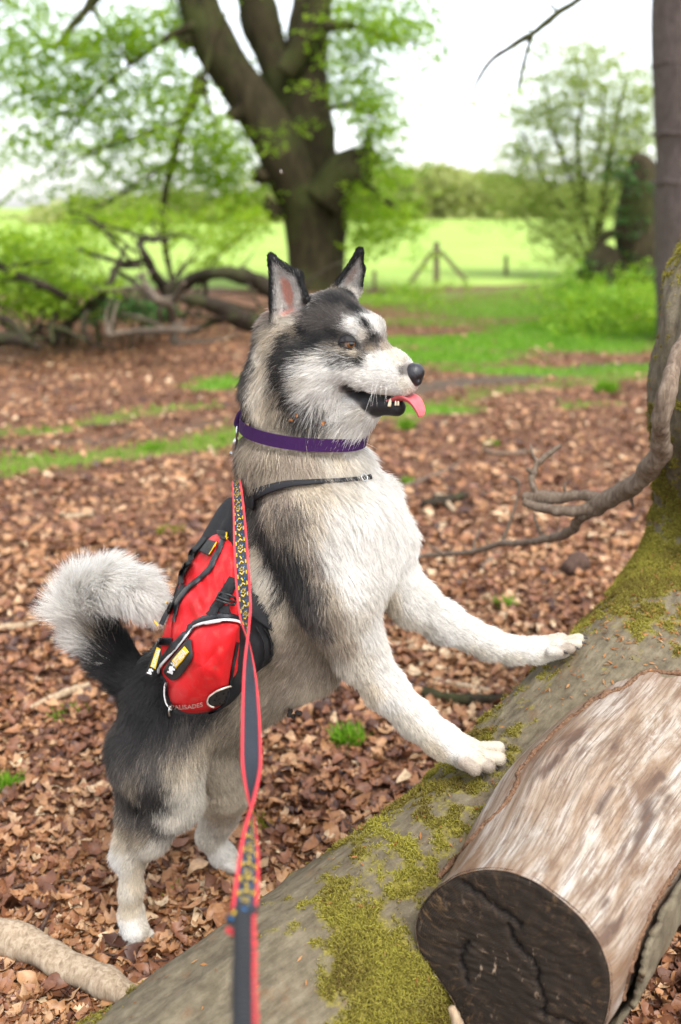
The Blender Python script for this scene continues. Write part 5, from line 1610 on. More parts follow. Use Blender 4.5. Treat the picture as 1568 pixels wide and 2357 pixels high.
def eye_at(px, py, l, mir=False):
    h = DOG_BVH.find_nearest(Vector(Hp(px, py, l)))
    p = np.array(h[0])
    if mir: p = mirH(p)
    f = HF * .72 + (HL if mir else -HL) * .68 + np.array([0, 0, .12])
    return p - unit(f) * .0062, f
e_c, e_f = eye_at(806, 789, -.05)
make_eye(e_c, e_f, np.array([0, 0, 1.0]) + HF * .12)
e_c2, e_f2 = eye_at(806, 789, -.05, True)
make_eye(e_c2, e_f2, np.array([0, 0, 1.0]) + HF * .12)
EYES = np.array([e_c + unit(e_f) * .009, e_c2 + unit(e_f2) * .009])
FUR_MASKS.append(lambda P, N: ~near_pts(P, EYES, .0118))
FUR_SHORT.append(lambda P: np.where(near_pts(P, EYES, .026), .45, 1.0))

# nose
nc = Hp(953, 863, 0)
V, F = sphere_mb((0, 0, 0), 1, seg=40, rings=28)
V = np.sign(V) * np.abs(V) ** .88
for s in (-1, 1):                                  # nostrils and the groove between them
    d = np.linalg.norm((V - [.86, s * .42, -.18]) * [1, 1.1, 1.1], axis=1)
    V = V * (1 - .42 * np.exp(-(d / .24) ** 2))[:, None]
V[:, 0] -= .10 * np.exp(-(V[:, 1] / .07) ** 2) * (V[:, 0] > .3) * (V[:, 2] < .4)
V[:, 1] *= 1 - .22 * np.clip(-V[:, 2], 0, 1)
V = V * [.0175, .0195, .0205]
na = np.array([unit(HF + np.array([0, 0, -.18])), HL, unit(np.array([0, 0, 1.0]) + HF * .18)])
mb = MB(); mb.add(V @ na + nc, F); mb.build('nose', M_nose, dog)
FUR_MASKS.append(lambda P, N: ~near_pts(P, [nc, nc - na[0] * .004], .0225))

# tongue
tp_ = np.array([Hp(880, 932, .004), Hp(905, 925, .003), Hp(930, 917, 0), Hp(950, 926, -.006), Hp(962, 944, -.007), Hp(967, 960, -.008)])
tw = np.array([.014, .017, .0195, .0195, .017, .009]); th_ = np.array([.004, .0045, .0045, .0042, .0038, .0025])
Q = crom(np.concatenate([tp_, tw[:, None], th_[:, None]], 1), 26)
P, W_, H_ = Q[:, :3], Q[:, 3], Q[:, 4]
Tt = unit(np.gradient(P, axis=0)); Sd = HL[None] - Tt * (Tt @ HL)[:, None]; Sd = unit(Sd); Nn = np.cross(Tt, Sd)
V, F, seg = [], [], 20
for i in range(len(P)):
    for j in range(seg):
        a = 2 * math.pi * j / seg
        x, y = math.cos(a), math.sin(a)
        groove = -.0022 * math.exp(-(x / .16) ** 2) if y * 1 < 0 else 0
        V.append(P[i] + Sd[i] * x * W_[i] + Nn[i] * (y * H_[i] - groove + .35 * W_[i] * x * x))
for i in range(len(P) - 1):
    for j in range(seg):
        F.append([i * seg + j, i * seg + (j + 1) % seg, (i + 1) * seg + (j + 1) % seg, (i + 1) * seg + j])
F.append(list(range(seg))[::-1]); F.append([(len(P) - 1) * seg + j for j in range(seg)])
mesh_obj('tongue', np.array(V), F, M_tongue, dog)
# teeth
def tooth(px, py, l, h, r, lean=(0, 0, 0)):
    p = Hp(px, py, l); d = unit(np.array([0, 0, 1.0]) + np.array(lean))
    Vt, Ft, _ = tube([p - d * .004, p + d * h * .55, p + d * h], [r, r * .75, r * .12], 10, 7)
    mb = MB(); mb.add(Vt, Ft); mb.build('tooth', M_tooth, dog)
tooth(897, 930, -.0165, .0105, .0034, (.15, -.1, 0))
for i, (x, l) in enumerate([(911, -.0155), (917, -.0145)]):
    tooth(x, 928, l, .0045, .002)
tooth(898, 936, .012, .012, .0034)
for c_, d_, L_ in CLAW:
    d2 = unit(d_ + np.array([0, 0, -.45]))
    Vt, Ft, _ = tube([c_ - d_ * .004, c_ + d_ * L_ * .7, c_ + d2 * L_ * 1.5], [.0034, .0028, .0008], 8, 8)
    mb = MB(); mb.add(Vt, Ft); mb.build('claw', M_claw, dog)
# whiskers
mb = MB()
for i in range(11):
    x, y = random.uniform(850, 915), random.uniform(872, 900)
    h = cast(DOG_BVH, x, y)
    if h is None: continue
    p, nrm = h
    d = unit(nrm * .8 - HF * .5 + HF * random.uniform(0, .8) + np.array([0, 0, random.uniform(-.5, .1)]))
    L_ = random.uniform(.035, .065)
    mb.tube([p, p + d * L_ * .5, p + d * L_ + np.array([0, 0, -.006])], [.0002, .00015, .00006], 5, 6)
tag(mb.build('whiskers', simple('whisker', (.65, .62, .58), .4, .1), dog), kind='stuff')
# mud burr hanging from the belly and leaf crumbs on the ruff are separate small things further down

# ================================================================ cloth materials
def cloth(name, color, rough=.75, weave=900, wear=.18, dirt=None, bump=.25, spec=.25, sheen=0):
    t = NT(name)
    co = t.coord()
    big = t.noise(co, 14, 4); fine = t.noise(co, 120, 3)
    w1 = t.n('TexWave', Vector=co, Scale=weave * .3, Distortion=.6, _bands_direction='X').outputs['Fac']
    w2 = t.n('TexWave', Vector=co, Scale=weave * .3, Distortion=.6, _bands_direction='Z').outputs['Fac']
    w = t.math('MULTIPLY', w1, w2)
    c = t.mix(t.math('MULTIPLY', big, wear * 2), color, tuple(min(1, x * 1.35 + .01) for x in color))
    c = t.mix(t.math('MULTIPLY', fine, wear), c, tuple(x * .6 for x in color))
    if dirt:
        m = t.ramp(t.noise(co, 26, 6, .65), [(.52, 0.0), (.72, 1.0)])
        c = t.mix(t.math('MULTIPLY', m, dirt[1]), c, dirt[0])
    b = t.bump(w, bump, .0006)
    b = t.bump(t.noise(co, 38, 3), .35, .004, b)
    return t.pbr(c, rough, b, spec)
M_red = cloth('red_pack_cloth', (.62, .012, .016), .55, 1100, .15, ((.42, .15, .11), .45), .25, .3)
M_blk = cloth('black_pack_cloth', (.016, .016, .018), .8, 900, .3, ((.10, .085, .07), .25), .5, .2)
M_web = cloth('black_webbing', (.020, .020, .022), .7, 1500, .3, ((.12, .10, .08), .4), .6, .25)
M_zip = simple('coated_zipper', (.018, .019, .022), .35, .3, 160, .3, 1200, .5)
M_pipe = simple('reflective_piping', (.55, .56, .55), .45, .12, 90, .2, 900, .5)
M_yel = simple('yellow_label_print', (.80, .52, .01), .5, .05, 60, .15, 1500)
M_wht = simple('white_label_print', (.78, .78, .78), .5, .04, 60, .1, 1500)
M_lgrey = simple('faded_grey_print', (.62, .40, .36), .6, .2, 200, .1, 1500)
M_rub = simple('black_rubber_patch', (.022, .022, .022), .6, .3, 220, .3, 900, .35)
M_yth = simple('yellow_stitch', (.75, .42, .01), .6, .1)
M_plast = simple('black_plastic', (.02, .02, .021), .4, .2, 100, .1, 600, .45)
M_metal = simple('nickel_metal', (.55, .55, .54), .28, .1, 60, 0, 1, .5, 1.0)
M_purple = cloth('purple_webbing', (.030, .004, .055), .8, 1500, .25, None, .6, .25)

# ================================================================ saddle pack
pack = thing('dog_backpack', 'red and black saddle pack with zipped pockets strapped to the dog', 'dog backpack', (B0[0] + .08, 1.75, .75))

def closed(P, n):
    P = np.asarray(P, float)
    d = np.linalg.norm(np.diff(np.vstack([P, P[:1]])[:, :2], axis=0), axis=1)
    Q = np.vstack([P, P, P])
    m = len(P)
    L = np.concatenate([[0], np.cumsum(np.tile(d, 3))])[:-1]
    tq = np.linspace(L[m], L[2 * m] - (L[2 * m] - L[m]) / n, n)
    out = np.stack([np.interp(tq, L, Q[:, k]) for k in range(P.shape[1])], 1)
    for _ in range(1):
        out = .25 * np.roll(out, 1, 0) + .5 * out + .25 * np.roll(out, -1, 0)
    return out

def pillow(name, outline, bulge, mat, parent, n=72, rings=14, expo=2.3, back=.05, wr=.0, wseed=0, cen=None):
    """outline rows (px, py, l): a stuffed panel, its edge on the flank and its middle standing out by bulge"""
    O = closed(outline, n)
    c = O.mean(0) if cen is None else np.array(cen, float)
    V, F = [], []
    rows = list(np.linspace(0, 1, rings))
    for q in rows:                                 # 0 edge .. 1 centre
        s = 1 - q
        f = (1 - s ** expo) ** (1 / 1.9)
        for o in O:
            p = o * s + c * (1 - s)
            l = p[2] - bulge * f
            if wr:
                l -= wr * f * (1 - .3 * q) * (mnoise.noise(Vector((p[0] * .030 + wseed, p[1] * .012, 3.1))) + .6 * mnoise.noise(Vector((p[0] * .07, p[1] * .03 + wseed, 1.1))))
            V.append(Bp(p[0], p[1], l))
    nb = len(V)
    for o in O:
        p = o * .97 + c * .03
        V.append(Bp(p[0], p[1], p[2] + back))
    for i in range(rings - 1):
        for j in range(n):
            F.append([i * n + j, i * n + (j + 1) % n, (i + 1) * n + (j + 1) % n, (i + 1) * n + j])
    for j in range(n):
        F.append([nb + j, nb + (j + 1) % n, (j + 1) % n, j])
    F.append([nb + j for j in range(n)][::-1])
    V = np.array(V)
    o_ = mesh_obj(name, V, F, mat, parent)
    return o_, V, F

OUT_BLACK = [(545, 1150, -.03), (562, 1190, -.06), (570, 1290, -.10), (588, 1345, -.115), (612, 1390, -.115), (636, 1440, -.11), (640, 1490, -.11), (628, 1522, -.115), (604, 1538, -.12),
             (575, 1560, -.125), (548, 1605, -.125), (510, 1636, -.12), (470, 1642, -.12), (470, 1540, -.12), (480, 1400, -.10), (500, 1280, -.06), (520, 1200, -.03)]
OUT_MAIN = [(500, 1222, -.035), (540, 1236, -.065), (549, 1290, -.10), (553, 1350, -.12), (560, 1430, -.13), (552, 1560, -.135), (470, 1620, -.13), (395, 1575, -.11), (366, 1545, -.085), (367, 1485, -.06), (388, 1420, -.04),
            (413, 1345, -.025), (443, 1290, -.02), (470, 1250, -.02)]
OUT_POCK = [(555, 1433, -.185), (525, 1427, -.19), (490, 1429, -.185), (455, 1441, -.17), (432, 1466, -.16), (405, 1498, -.145), (370, 1538, -.115), (372, 1552, -.112), (387, 1570, -.12), (384, 1600, -.12),
            (392, 1625, -.12), (415, 1640, -.125), (445, 1643, -.13), (490, 1637, -.135), (513, 1622, -.14), (529, 1575, -.16), (538, 1520, -.175), (548, 1470, -.185)]
OUT_PAD = [(528, 1142, .02), (548, 1150, -.04), (556, 1200, -.07), (545, 1300, -.07), (505, 1300, -.05), (455, 1300, -.02), (425, 1350, -.01), (398, 1410, -.005), (385, 1420, .01), (405, 1350, .02), (440, 1278, .025), (475, 1215, .03), (505, 1165, .03)]
packs = []
for nm, ol, bl, mt, wr, cen in (('saddle_pad', OUT_PAD, .03, M_blk, .004, (500, 1245, -.03)), ('side_panel', OUT_BLACK, .06, M_blk, .010, None), ('main_bag', OUT_MAIN, .095, M_red, .030, None), ('front_pocket', OUT_POCK, .075, M_red, .012, None)):
    packs.append(pillow(nm, ol, bl, mt, pack, wr=wr, wseed=len(nm), cen=cen))
vv, ff, k = [], [], 0
for _, V, F in packs:
    vv += [Vector(v) for v in V]; ff += [[q + k for q in f] for f in F]; k += len(V)
PACK_BVH = BVHTree.FromPolygons(vv, ff)
pk_main, pk_pock, pk_side = packs[2][0], packs[3][0], packs[1][0]

def snap(px, py, off, bvh=None, lift=None):
    h = cast(bvh or PACK_BVH, px, py)
    if h is None:
        q = (bvh or PACK_BVH).find_nearest(Vector(at(px, py, 1.87)))
        p, nrm = at(px, py, zc_of(np.array(q[0]))), np.array(q[1])
    else:
        p, nrm = h
    if nrm @ (CAMP - p) < 0: nrm = -nrm
    nrm = unit(nrm * .5 + unit(CAMP - p) * .5)
    return p + nrm * off

def strip(name, path, width, off, mat, parent, n=40, bvh=None, thick=.0015, round_=0.0):
    """a band lying on the pack along a path of (px, py); width in the same units"""
    P = crom(np.array(path, float), n)
    T_ = unit(np.gradient(P, axis=0)); N_ = np.stack([-T_[:, 1], T_[:, 0]], 1)
    wd = np.broadcast_to(np.asarray(width, float), (len(path),)); wd = np.interp(np.linspace(0, 1, n), np.linspace(0, 1, len(wd)), wd)
    cols_ = np.linspace(-.5, .5, 5)
    V, F = [], []
    for i in range(n):
        for c in cols_:
            q = P[i] + N_[i] * c * wd[i]
            V.append(snap(q[0], q[1], off + round_ * (1 - (2 * c) ** 2), bvh))
    base = len(V)
    for i in range(n):
        for c in (cols_[0], cols_[-1]):
            q = P[i] + N_[i] * c * wd[i]
            V.append(snap(q[0], q[1], off - max(thick, .002), bvh))
    m = 5
    for i in range(n - 1):
        for j in range(m - 1):
            F.append([i * m + j, i * m + j + 1, (i + 1) * m + j + 1, (i + 1) * m + j])
        F.append([base + 2 * i, i * m, (i + 1) * m, base + 2 * i + 2])
        F.append([i * m + m - 1, base + 2 * i + 1, base + 2 * i + 3, (i + 1) * m + m - 1])
    return mesh_obj(name, np.array(V), F, mat, parent)

def patch(name, poly, off, mat, parent, bvh=None, n=40, thick=.002, smooth_=True):
    O = closed([(x, y) for x, y in poly], n) if smooth_ else np.array([(x, y) for x, y in poly], float)
    if not smooth_:
        O = np.vstack([np.linspace(O[i], O[(i + 1) % len(O)], 8, endpoint=False) for i in range(len(O))]); n = len(O)
    c = O.mean(0)
    V, F = [], []
    rr = [1, .8, .6, .4, .2, .001]
    for s in rr:
        for o in O:
            q = c + (o - c) * s
            V.append(snap(q[0], q[1], off, bvh))
    base = len(V)
    for o in O: V.append(snap(o[0], o[1], off - thick, bvh))
    for i in range(len(rr) - 1):
        for j in range(n):
            F.append([i * n + j, i * n + (j + 1) % n, (i + 1) * n + (j + 1) % n, (i + 1) * n + j])
    for j in range(n): F.append([base + j, base + (j + 1) % n, (j + 1) % n, j])
    return mesh_obj(name, np.array(V), F, mat, parent)

def text_mesh(body):
    cu = bpy.data.curves.new('lettering', 'FONT')
    cu.body = body; cu.size = 1; cu.resolution_u = 2
    cu.offset = .012
    o = bpy.data.objects.new('lettering', cu)
    COL.objects.link(o)
    dg = bpy.context.evaluated_depsgraph_get()
    me = o.evaluated_get(dg).to_mesh()
    V = np.array([v.co[:] for v in me.vertices]); F = [list(p.vertices) for p in me.polygons]
    bpy.data.objects.remove(o)
    return V, F

def lettering(body, p0, p1, height, off, mat, parent, bend=0.0):
    """letters from p0 to p1 (px), standing on that line, height in px"""
    V, F = text_mesh(body)
    V[:, 0] -= V[:, 0].min(); V[:, 0] /= V[:, 0].max(); V[:, 1] /= V[:, 1].max()
    p0, p1 = np.array(p0, float), np.array(p1, float)
    d = p1 - p0; u = unit(d); up = np.array([u[1], -u[0]])
    W = []
    for v in V:
        q = p0 + d * v[0] + up * (v[1] * height + bend * (4 * v[0] * (1 - v[0])))
        W.append(snap(q[0], q[1], off))
    return mesh_obj('lettering', np.array(W), F, mat, parent, smooth=False)

# zips, piping, straps
strip('main_zipper', [(516, 1240), (507, 1262), (496, 1285), (483, 1311), (456, 1336), (434, 1355), (412, 1384), (405, 1413), (403, 1432)], [10, 13, 13, 12, 12, 12, 11, 8, 3], .004, M_zip, pk_main, round_=.003)
strip('pocket_zipper', [(556, 1426), (525, 1419), (492, 1422), (465, 1429), (445, 1442), (428, 1464), (405, 1489), (372, 1526)], [14, 15, 15, 15, 17, 17, 19, 12], .007, M_zip, pk_pock, round_=.003)
strip('piping', [(555, 1437), (525, 1433), (492, 1436), (460, 1443), (445, 1450), (436, 1464), (414, 1492), (392, 1517), (373, 1538), (371, 1548)], 4.6, .0095, M_pipe, pk_pock, n=60, round_=.002)
strip('piping', [(387, 1568), (384, 1585), (384, 1602), (388, 1618), (399, 1630)], 4.4, .007, M_pipe, pk_pock, round_=.002)
patch('lash_tab', [(472, 1243), (503, 1248), (485, 1281), (458, 1268)], .006, M_rub, pk_main, smooth_=False)
strip('stitching', [(501, 1250), (494, 1264), (486, 1277)], 1.6, .0075, M_yth, pk_main, n=8)
patch('lash_tab', [(503, 1222), (522, 1222), (527, 1238), (520, 1246), (508, 1242)], .008, M_rub, pk_main)
strip('stitching', [(527, 1224), (526, 1243)], 4, .010, M_yth, pk_main, n=8)
strip('compression_strap', [(538, 1332), (524, 1360), (508, 1386), (484, 1418)], [20, 22, 21, 18], .006, M_web, pk_main, round_=.002)
strip('webbing_tail', [(514, 1395), (517, 1410), (520, 1424)], [22, 24, 26], .004, M_web, pk_main, n=12)
mb = MB()                                          # ladder buckle on the compression strap
bc, bu, bv = np.array([522., 1379.]), unit(np.array([.88, .47])), unit(np.array([-.47, .88]))
for a, b in (((-15, -8), (15, -8)), ((15, -8), (15, 8)), ((15, 8), (-15, 8)), ((-15, 8), (-15, -8)), ((-13, 1), (13, 1))):
    p, q = bc + bu * a[0] + bv * a[1], bc + bu * b[0] + bv * b[1]
    mb.tube([snap(*p, .010), snap(*((p + q) / 2), .0105), snap(*q, .010)], .0024, 6, 6)
mb.build('buckle', M_plast, pk_main)
strip('gear_loop', [(478, 1238), (460, 1262), (447, 1275), (446, 1292)], 12, .010, M_web, pk_main)
strip('gear_loop', [(443, 1296), (428, 1308), (422, 1330), (424, 1345)], 11, .009, M_web, pk_main)
strip('gear_loop', [(424, 1345), (411, 1372), (402, 1384), (390, 1405)], 10, .004, M_web, pk_main)
strip('gear_loop', [(400, 1388), (384, 1415), (373, 1438)], 10, .004, M_web, pk_main)
strip('stitching', [(392, 1386), (396, 1397)], 2.5, .011, M_yth, pk_main, n=6)
strip('stitching', [(363, 1432), (371, 1442)], 2.5, .011, M_yth, pk_main, n=6)
strip('rear_band', [(367, 1477), (383, 1476), (399, 1476)], 17, .004, M_zip, pk_main, n=14)
strip('seam', [(399, 1420), (396, 1460), (396, 1500)], 1.6, .0025, simple('dark_red_thread', (.22, .006, .008), .7), pk_main)
patch('side_flap', [(578, 1366), (602, 1382), (624, 1410), (638, 1438), (636, 1458), (620, 1450), (600, 1434), (576, 1412)], .012, M_blk, pk_side, thick=.010)
strip('seam', [(590, 1440), (604, 1470), (608, 1510), (600, 1532)], 3, .006, M_blk, pk_side, round_=.004)
strip('seam', [(606, 1445), (620, 1470), (624, 1505)], 3, .006, M_blk, pk_side, round_=.004)
strip('hem', [(546, 1478), (538, 1520), (529, 1575), (515, 1622), (480, 1642)], 6, .004, M_blk, pk_side, round_=.003)
dr = [(529, 1577), (514, 1579), (498, 1588), (482, 1600), (478, 1612), (484, 1621), (500, 1624), (520, 1612), (529, 1600)]
patch('drain_patch', dr, .005, M_rub, pk_pock)
strip('piping', [(529, 1577), (514, 1580), (498, 1588), (482, 1600), (478, 1612), (484, 1620), (492, 1623)], 3.4, .0085, simple('cream_piping', (.55, .50, .42), .6), pk_pock, round_=.0012)
mb = MB()
for x, y in [(500, 1598), (512, 1594), (505, 1606), (517, 1602), (495, 1608), (513, 1610), (505, 1615)]:
    V, F = sphere_mb(snap(x, y, .0062), .0016, seg=8, rings=5); mb.add(V, F)
tag(mb.build('drain_hole', simple('hole_black', (.004, .004, .004), .9), pk_pock), kind='stuff')
# brand patch
lp = patch('label_patch', [(425, 1484), (442, 1468), (447, 1508), (444, 1520), (413, 1563), (400, 1567), (378, 1545), (400, 1515)], .006, M_rub, pack)
yf = patch('yellow_field', [(401, 1521), (430, 1489), (440, 1501), (410, 1538)], .0085, M_yel, lp, smooth_=False)
lettering('RUFFWEAR', (409.5, 1535.5), (438.5, 1502.0), 12.5, .0105, M_wht, lp)
def dog_logo(c, u, s, off, parent):
    u = unit(np.array(u, float)); v = np.array([u[1], -u[0]]); c = np.array(c, float)
    shp = [(-.5, -.5), (.5, -.5), (.42, -.1), (.2, .1), (.35, .2), (.62, .25), (.6, .5), (.3, .55), (.15, .75), (-.05, .6), (-.3, .55), (-.35, .15), (-.2, -.1), (-.5, -.25)]
    P = [snap(*(c + u * a * s + v * b * s), off) for a, b in shp]
    mesh_obj('dog_emblem', np.array(P), [list(range(len(P)))], M_wht, parent, smooth=False)
dog_logo((399, 1541), (.95, .32), 13, .0095, lp)
lettering('PALISADES', (398, 1629), (468, 1622), 9.5, .0055, M_lgrey, pk_pock, bend=-3.0)
# hanging tag behind the pocket
tg = thing_tag = MB()
tc = [(360, 1482), (370, 1487), (371, 1512), (349, 1558), (334, 1551)]
tl = -.14
base = [Bp(x, y, tl) for x, y in tc]
bk = [p + BL * .0015 for p in base]
m5 = len(tc)
tg.add(np.array(base + bk), [list(range(m5)), [m5 + i for i in range(m5)][::-1]] + [[i, (i + 1) % m5, m5 + (i + 1) % m5, m5 + i] for i in range(m5)])
tago = tg.build('zip_pull_tag', M_rub, pack, smooth=False)
yq = [(361, 1489), (370, 1494), (358, 1540), (346, 1534)]
mb = MB(); mb.add(np.array([Bp(x, y, tl - .0008) for x, y in yq]), [[0, 1, 2, 3]])
mb.build('yellow_field', M_yel, tago, smooth=False)
V, F = text_mesh('RUFFWEAR')
V[:, 0] -= V[:, 0].min(); V[:, 0] /= V[:, 0].max(); V[:, 1] /= V[:, 1].max()
p0, p1 = np.array([356., 1536.]), np.array([370., 1496.]); d = p1 - p0; u = unit(d); up = np.array([u[1], -u[0]])
mesh_obj('lettering', np.array([Bp(*(p0 + d * v[0] + up * v[1] * 8.5), tl - .0016) for v in V]), F, M_wht, tago, smooth=False)
u = unit(np.array([.95, .32])); v2 = np.array([u[1], -u[0]]); c0 = np.array([345., 1546.])
shp = [(-.5, -.5), (.5, -.5), (.42, -.1), (.2, .1), (.35, .2), (.62, .25), (.6, .5), (.3, .55), (.15, .75), (-.05, .6), (-.3, .55), (-.35, .15), (-.2, -.1), (-.5, -.25)]
mesh_obj('dog_emblem', np.array([Bp(*(c0 + u * a * 11 + v2 * b * 11), tl - .0016) for a, b in shp]), [list(range(len(shp)))], M_wht, tago, smooth=False)
mb = MB(); mb.tube([Bp(372, 1470, -.13), Bp(364, 1478, -.145), Bp(363, 1486, -.142)], .002, 6, 8); mb.build('tag_cord', M_web, tago)
mb = MB(); mb.tube([Bp(393, 1624, -.15), Bp(389, 1636, -.155), Bp(391, 1650, -.155)], .0022, 6, 8); mb.build('zip_pull', M_metal, pk_pock)
# harness straps
def on_dog(px, py, off):
    h = cast(DOG_BVH, px, py)
    p, nrm = h if h is not None else tuple(np.array(a) for a in DOG_BVH.find_nearest(Vector(at(px, py, 1.8)))[:2])
    return p, nrm
def dog_strap(name, path, width, off, mat, parent, n=40):
    Q = crom(np.array([on_dog(x, y, 0)[0] for x, y in path]), n)
    Nn = vol_grad(Q); T_ = unit(np.gradient(Q, axis=0)); S_ = unit(np.cross(T_, Nn))
    Q = Q + Nn * off
    wd = np.interp(np.linspace(0, 1, n), np.linspace(0, 1, len(width)), width)[:, None]
    V = np.stack([Q - S_ * wd / 2, Q + Nn * .003 - S_ * wd * .42, Q + Nn * .003 + S_ * wd * .42, Q + S_ * wd / 2, Q - Nn * .004], 1).reshape(-1, 3)
    F = []
    for i in range(n - 1):
        for j in range(5):
            F.append([i * 5 + j, i * 5 + (j + 1) % 5, (i + 1) * 5 + (j + 1) % 5, (i + 1) * 5 + j])
    F += [list(range(5))[::-1], [(n - 1) * 5 + j for j in range(5)]]
    return mesh_obj(name, V, F, mat, parent), Q
cs, CSP = dog_strap('chest_strap', [(548, 1160), (580, 1146), (620, 1132), (665, 1121), (710, 1117), (765, 1112), (815, 1106), (845, 1102)], [.028, .026, .018, .012, .009, .008, .010], .010, M_blk, pack)
FUR_SHORT.append(lambda P: np.where(near_pts(P, CSP[:24], .018), .40, np.where(near_pts(P, CSP[:24], .030), .75, 1.0)))
mb = MB()
rp, rn_ = on_dog(828, 1106, 0)
ring_c = rp + rn_ * .016; a_ = unit(np.cross(rn_, [0, 0, 1.0])); b_ = np.cross(rn_, a_)
th = np.linspace(0, 2 * math.pi, 20)
mb.tube([ring_c + a_ * .0065 * math.cos(x) + b_ * .0065 * math.sin(x) for x in th], .0012, 6, 40)
mb.build('strap_ring', M_metal, pack)
# under the pack no hair shows
PK_POLYS = [[(x, y) for x, y, *_ in o] for o in (OUT_BLACK, OUT_MAIN, OUT_POCK, OUT_PAD)]
def under_pack(P, N):
    xy = px_of(P)
    m = np.zeros(len(P), bool)
    for poly in PK_POLYS:
        m |= in_poly(xy, poly)
    near = ((P - B0) @ BL) < .09
    return ~(m & near & (P[:, 2] < 1.2))
FUR_MASKS.append(under_pack)
LIPS = np.array([np.array(DOG_BVH.find_nearest(Vector(Hp(x, y, -.03)))[0]) for x, y in [(790, 885), (810, 893), (830, 901), (850, 907), (870, 911), (890, 914), (910, 914)]])
FUR_SHORT.append(lambda P: np.where(near_pts(P, LIPS, .012), .35, 1.0))
def near_pack(P):                                   # hair is pressed flat beside the pack
    xy = px_of(P); m = np.ones(len(P))
    c = np.array([490., 1430.])
    for poly in PK_POLYS[:3]:
        big = [tuple(np.array(q) + unit(np.array(q) - np.array(poly).mean(0)) * 16) for q in poly]
        m = np.where(in_poly(xy, big) & (((P - B0) @ BL) < .05), .5, m)
    return m
FUR_SHORT.append(near_pack)

# ================================================================ collar
collar = thing('dog_collar', 'purple webbing collar round the dog\'s neck under its ruff', 'dog collar', Hp(690, 985, 0))
k1 = unit(Hp(800, 1022, 0) - Hp(575, 966, 0)); k2 = HL - k1 * (HL @ k1); k2 = unit(k2); kn = np.cross(k1, k2)
if kn[2] < 0: kn = -kn
kc = Hp(690, 985, 0)
NA = 120
th = np.linspace(0, 2 * math.pi, NA, endpoint=False)
D_ = k1[None] * np.cos(th)[:, None] + k2[None] * np.sin(th)[:, None]
rr = np.full(NA, .02)
for s in np.arange(.02, .24, .002):
    v = vol_at(kc + D_ * s)
    rr = np.where(v < .0145, s, rr)
for _ in range(8): rr = .25 * np.roll(rr, 1) + .5 * rr + .25 * np.roll(rr, -1)
ringP = kc + D_ * rr[:, None]
V, F = [], []
sec = [(-.0118, 0), (-.0118, .0028), (.0118, .0028), (.0118, 0)]
for i in range(NA):
    for a, b in sec: V.append(ringP[i] + kn * (a - .0) + D_[i] * b)
for i in range(NA):
    for j in range(4):
        q = (i + 1) % NA
        F.append([i * 4 + j, i * 4 + (j + 1) % 4, q * 4 + (j + 1) % 4, q * 4 + j])
mesh_obj('band', np.array(V), F, M_purple, collar, smooth=False)
i0 = int(NA * .46)                                   # leash loop and clip at the back of the neck
lp_ = kc + (k1 * -1 + k2 * -.12) * (rr[NA // 2] + .006)
mb = MB()
for a in range(1):
    mb.tube([lp_ + kn * .012, lp_ - k1 * .010 + kn * .002, lp_ - k1 * .016 - kn * .018, lp_ - k1 * .008 - kn * .020], .006, 8, 14)
mb.build('loop', M_purple, collar)
rc_ = lp_ - k1 * .014 - kn * .034
mb = MB(); th2 = np.linspace(0, 2 * math.pi, 20)
mb.tube([rc_ + kn * .014 * math.cos(x) + (k1 * .5 - k2 * .87) * .011 * math.sin(x) for x in th2], .0022, 8, 48)
mb.build('metal_ring', M_metal, collar)
mb = MB()
mb.tube([rc_ - kn * .012, rc_ - kn * .022 - k1 * .003, rc_ - kn * .045 - k1 * .004], [.003, .0055, .0045], 10, 10)
mb.tube([rc_ - kn * .045 - k1 * .013, rc_ - kn * .045 + k1 * .007], .0042, 8, 4)
mb.build('snap_clip', M_metal, collar)
def collar_short(P):
    q = P - kc; ax_ = q @ kn; front = q @ k1
    nearneck = np.linalg.norm(q, axis=1) < .26
    return np.where(nearneck & (np.abs(ax_) < .018), .2, np.where(nearneck & (ax_ > 0) & (ax_ < .045), np.where(front < .05, .24, 1.25), 1.0))
FUR_SHORT.append(collar_short)
FUR_MASKS.append(lambda P, N: ~((np.abs((P - kc) @ kn) < .0125) & (np.linalg.norm(P - kc, axis=1) < .26)))

# ================================================================ leash
leash = thing('dog_leash', 'patterned blue and yellow leash with red edges running up to the viewer', 'dog leash', atY(565, 2300, .72))
LP = [(544, 1098, 1.86, 55), (550, 1180, 1.74, 38), (556, 1290, 1.66, 22), (564, 1400, 1.58, 38), (572, 1462, 1.53, 84), (575, 1540, 1.46, 128), (578, 1660, 1.36, 165), (579, 1740, 1.29, 185),
      (583, 1850, 1.21, 262), (577, 1930, 1.14, 312), (570, 2020, 1.07, 345), (563, 2085, 1.02, 365), (559, 2120, .99, 380)]
Q = crom(np.array([np.concatenate([at(x, y, z), [a]]) for x, y, z, a in LP]), 160)
P, An = Q[:, :3], np.radians(Q[:, 3])
T_ = unit(np.gradient(P, axis=0))
E = unit(CAMP - P)
X_ = unit(np.cross(T_, E)); X_ = np.where((X_ @ _R)[:, None] < 0, -X_, X_); Z_ = unit(np.cross(X_, T_)); Z_ = np.where(((Z_ * E).sum(1) < 0)[:, None], -Z_, Z_)
S_ = X_ * np.cos(An)[:, None] + Z_ * np.sin(An)[:, None]; N_ = np.cross(T_, S_)
N_ = np.where(((N_ * (-X_ * np.sin(An)[:, None] + Z_ * np.cos(An)[:, None])).sum(1) < 0)[:, None], -N_, N_)
LW = np.interp(np.linspace(0, 1, 160), [0, .2, .6, 1], [.0215, .0235, .0235, .0225])
V, F = [], []
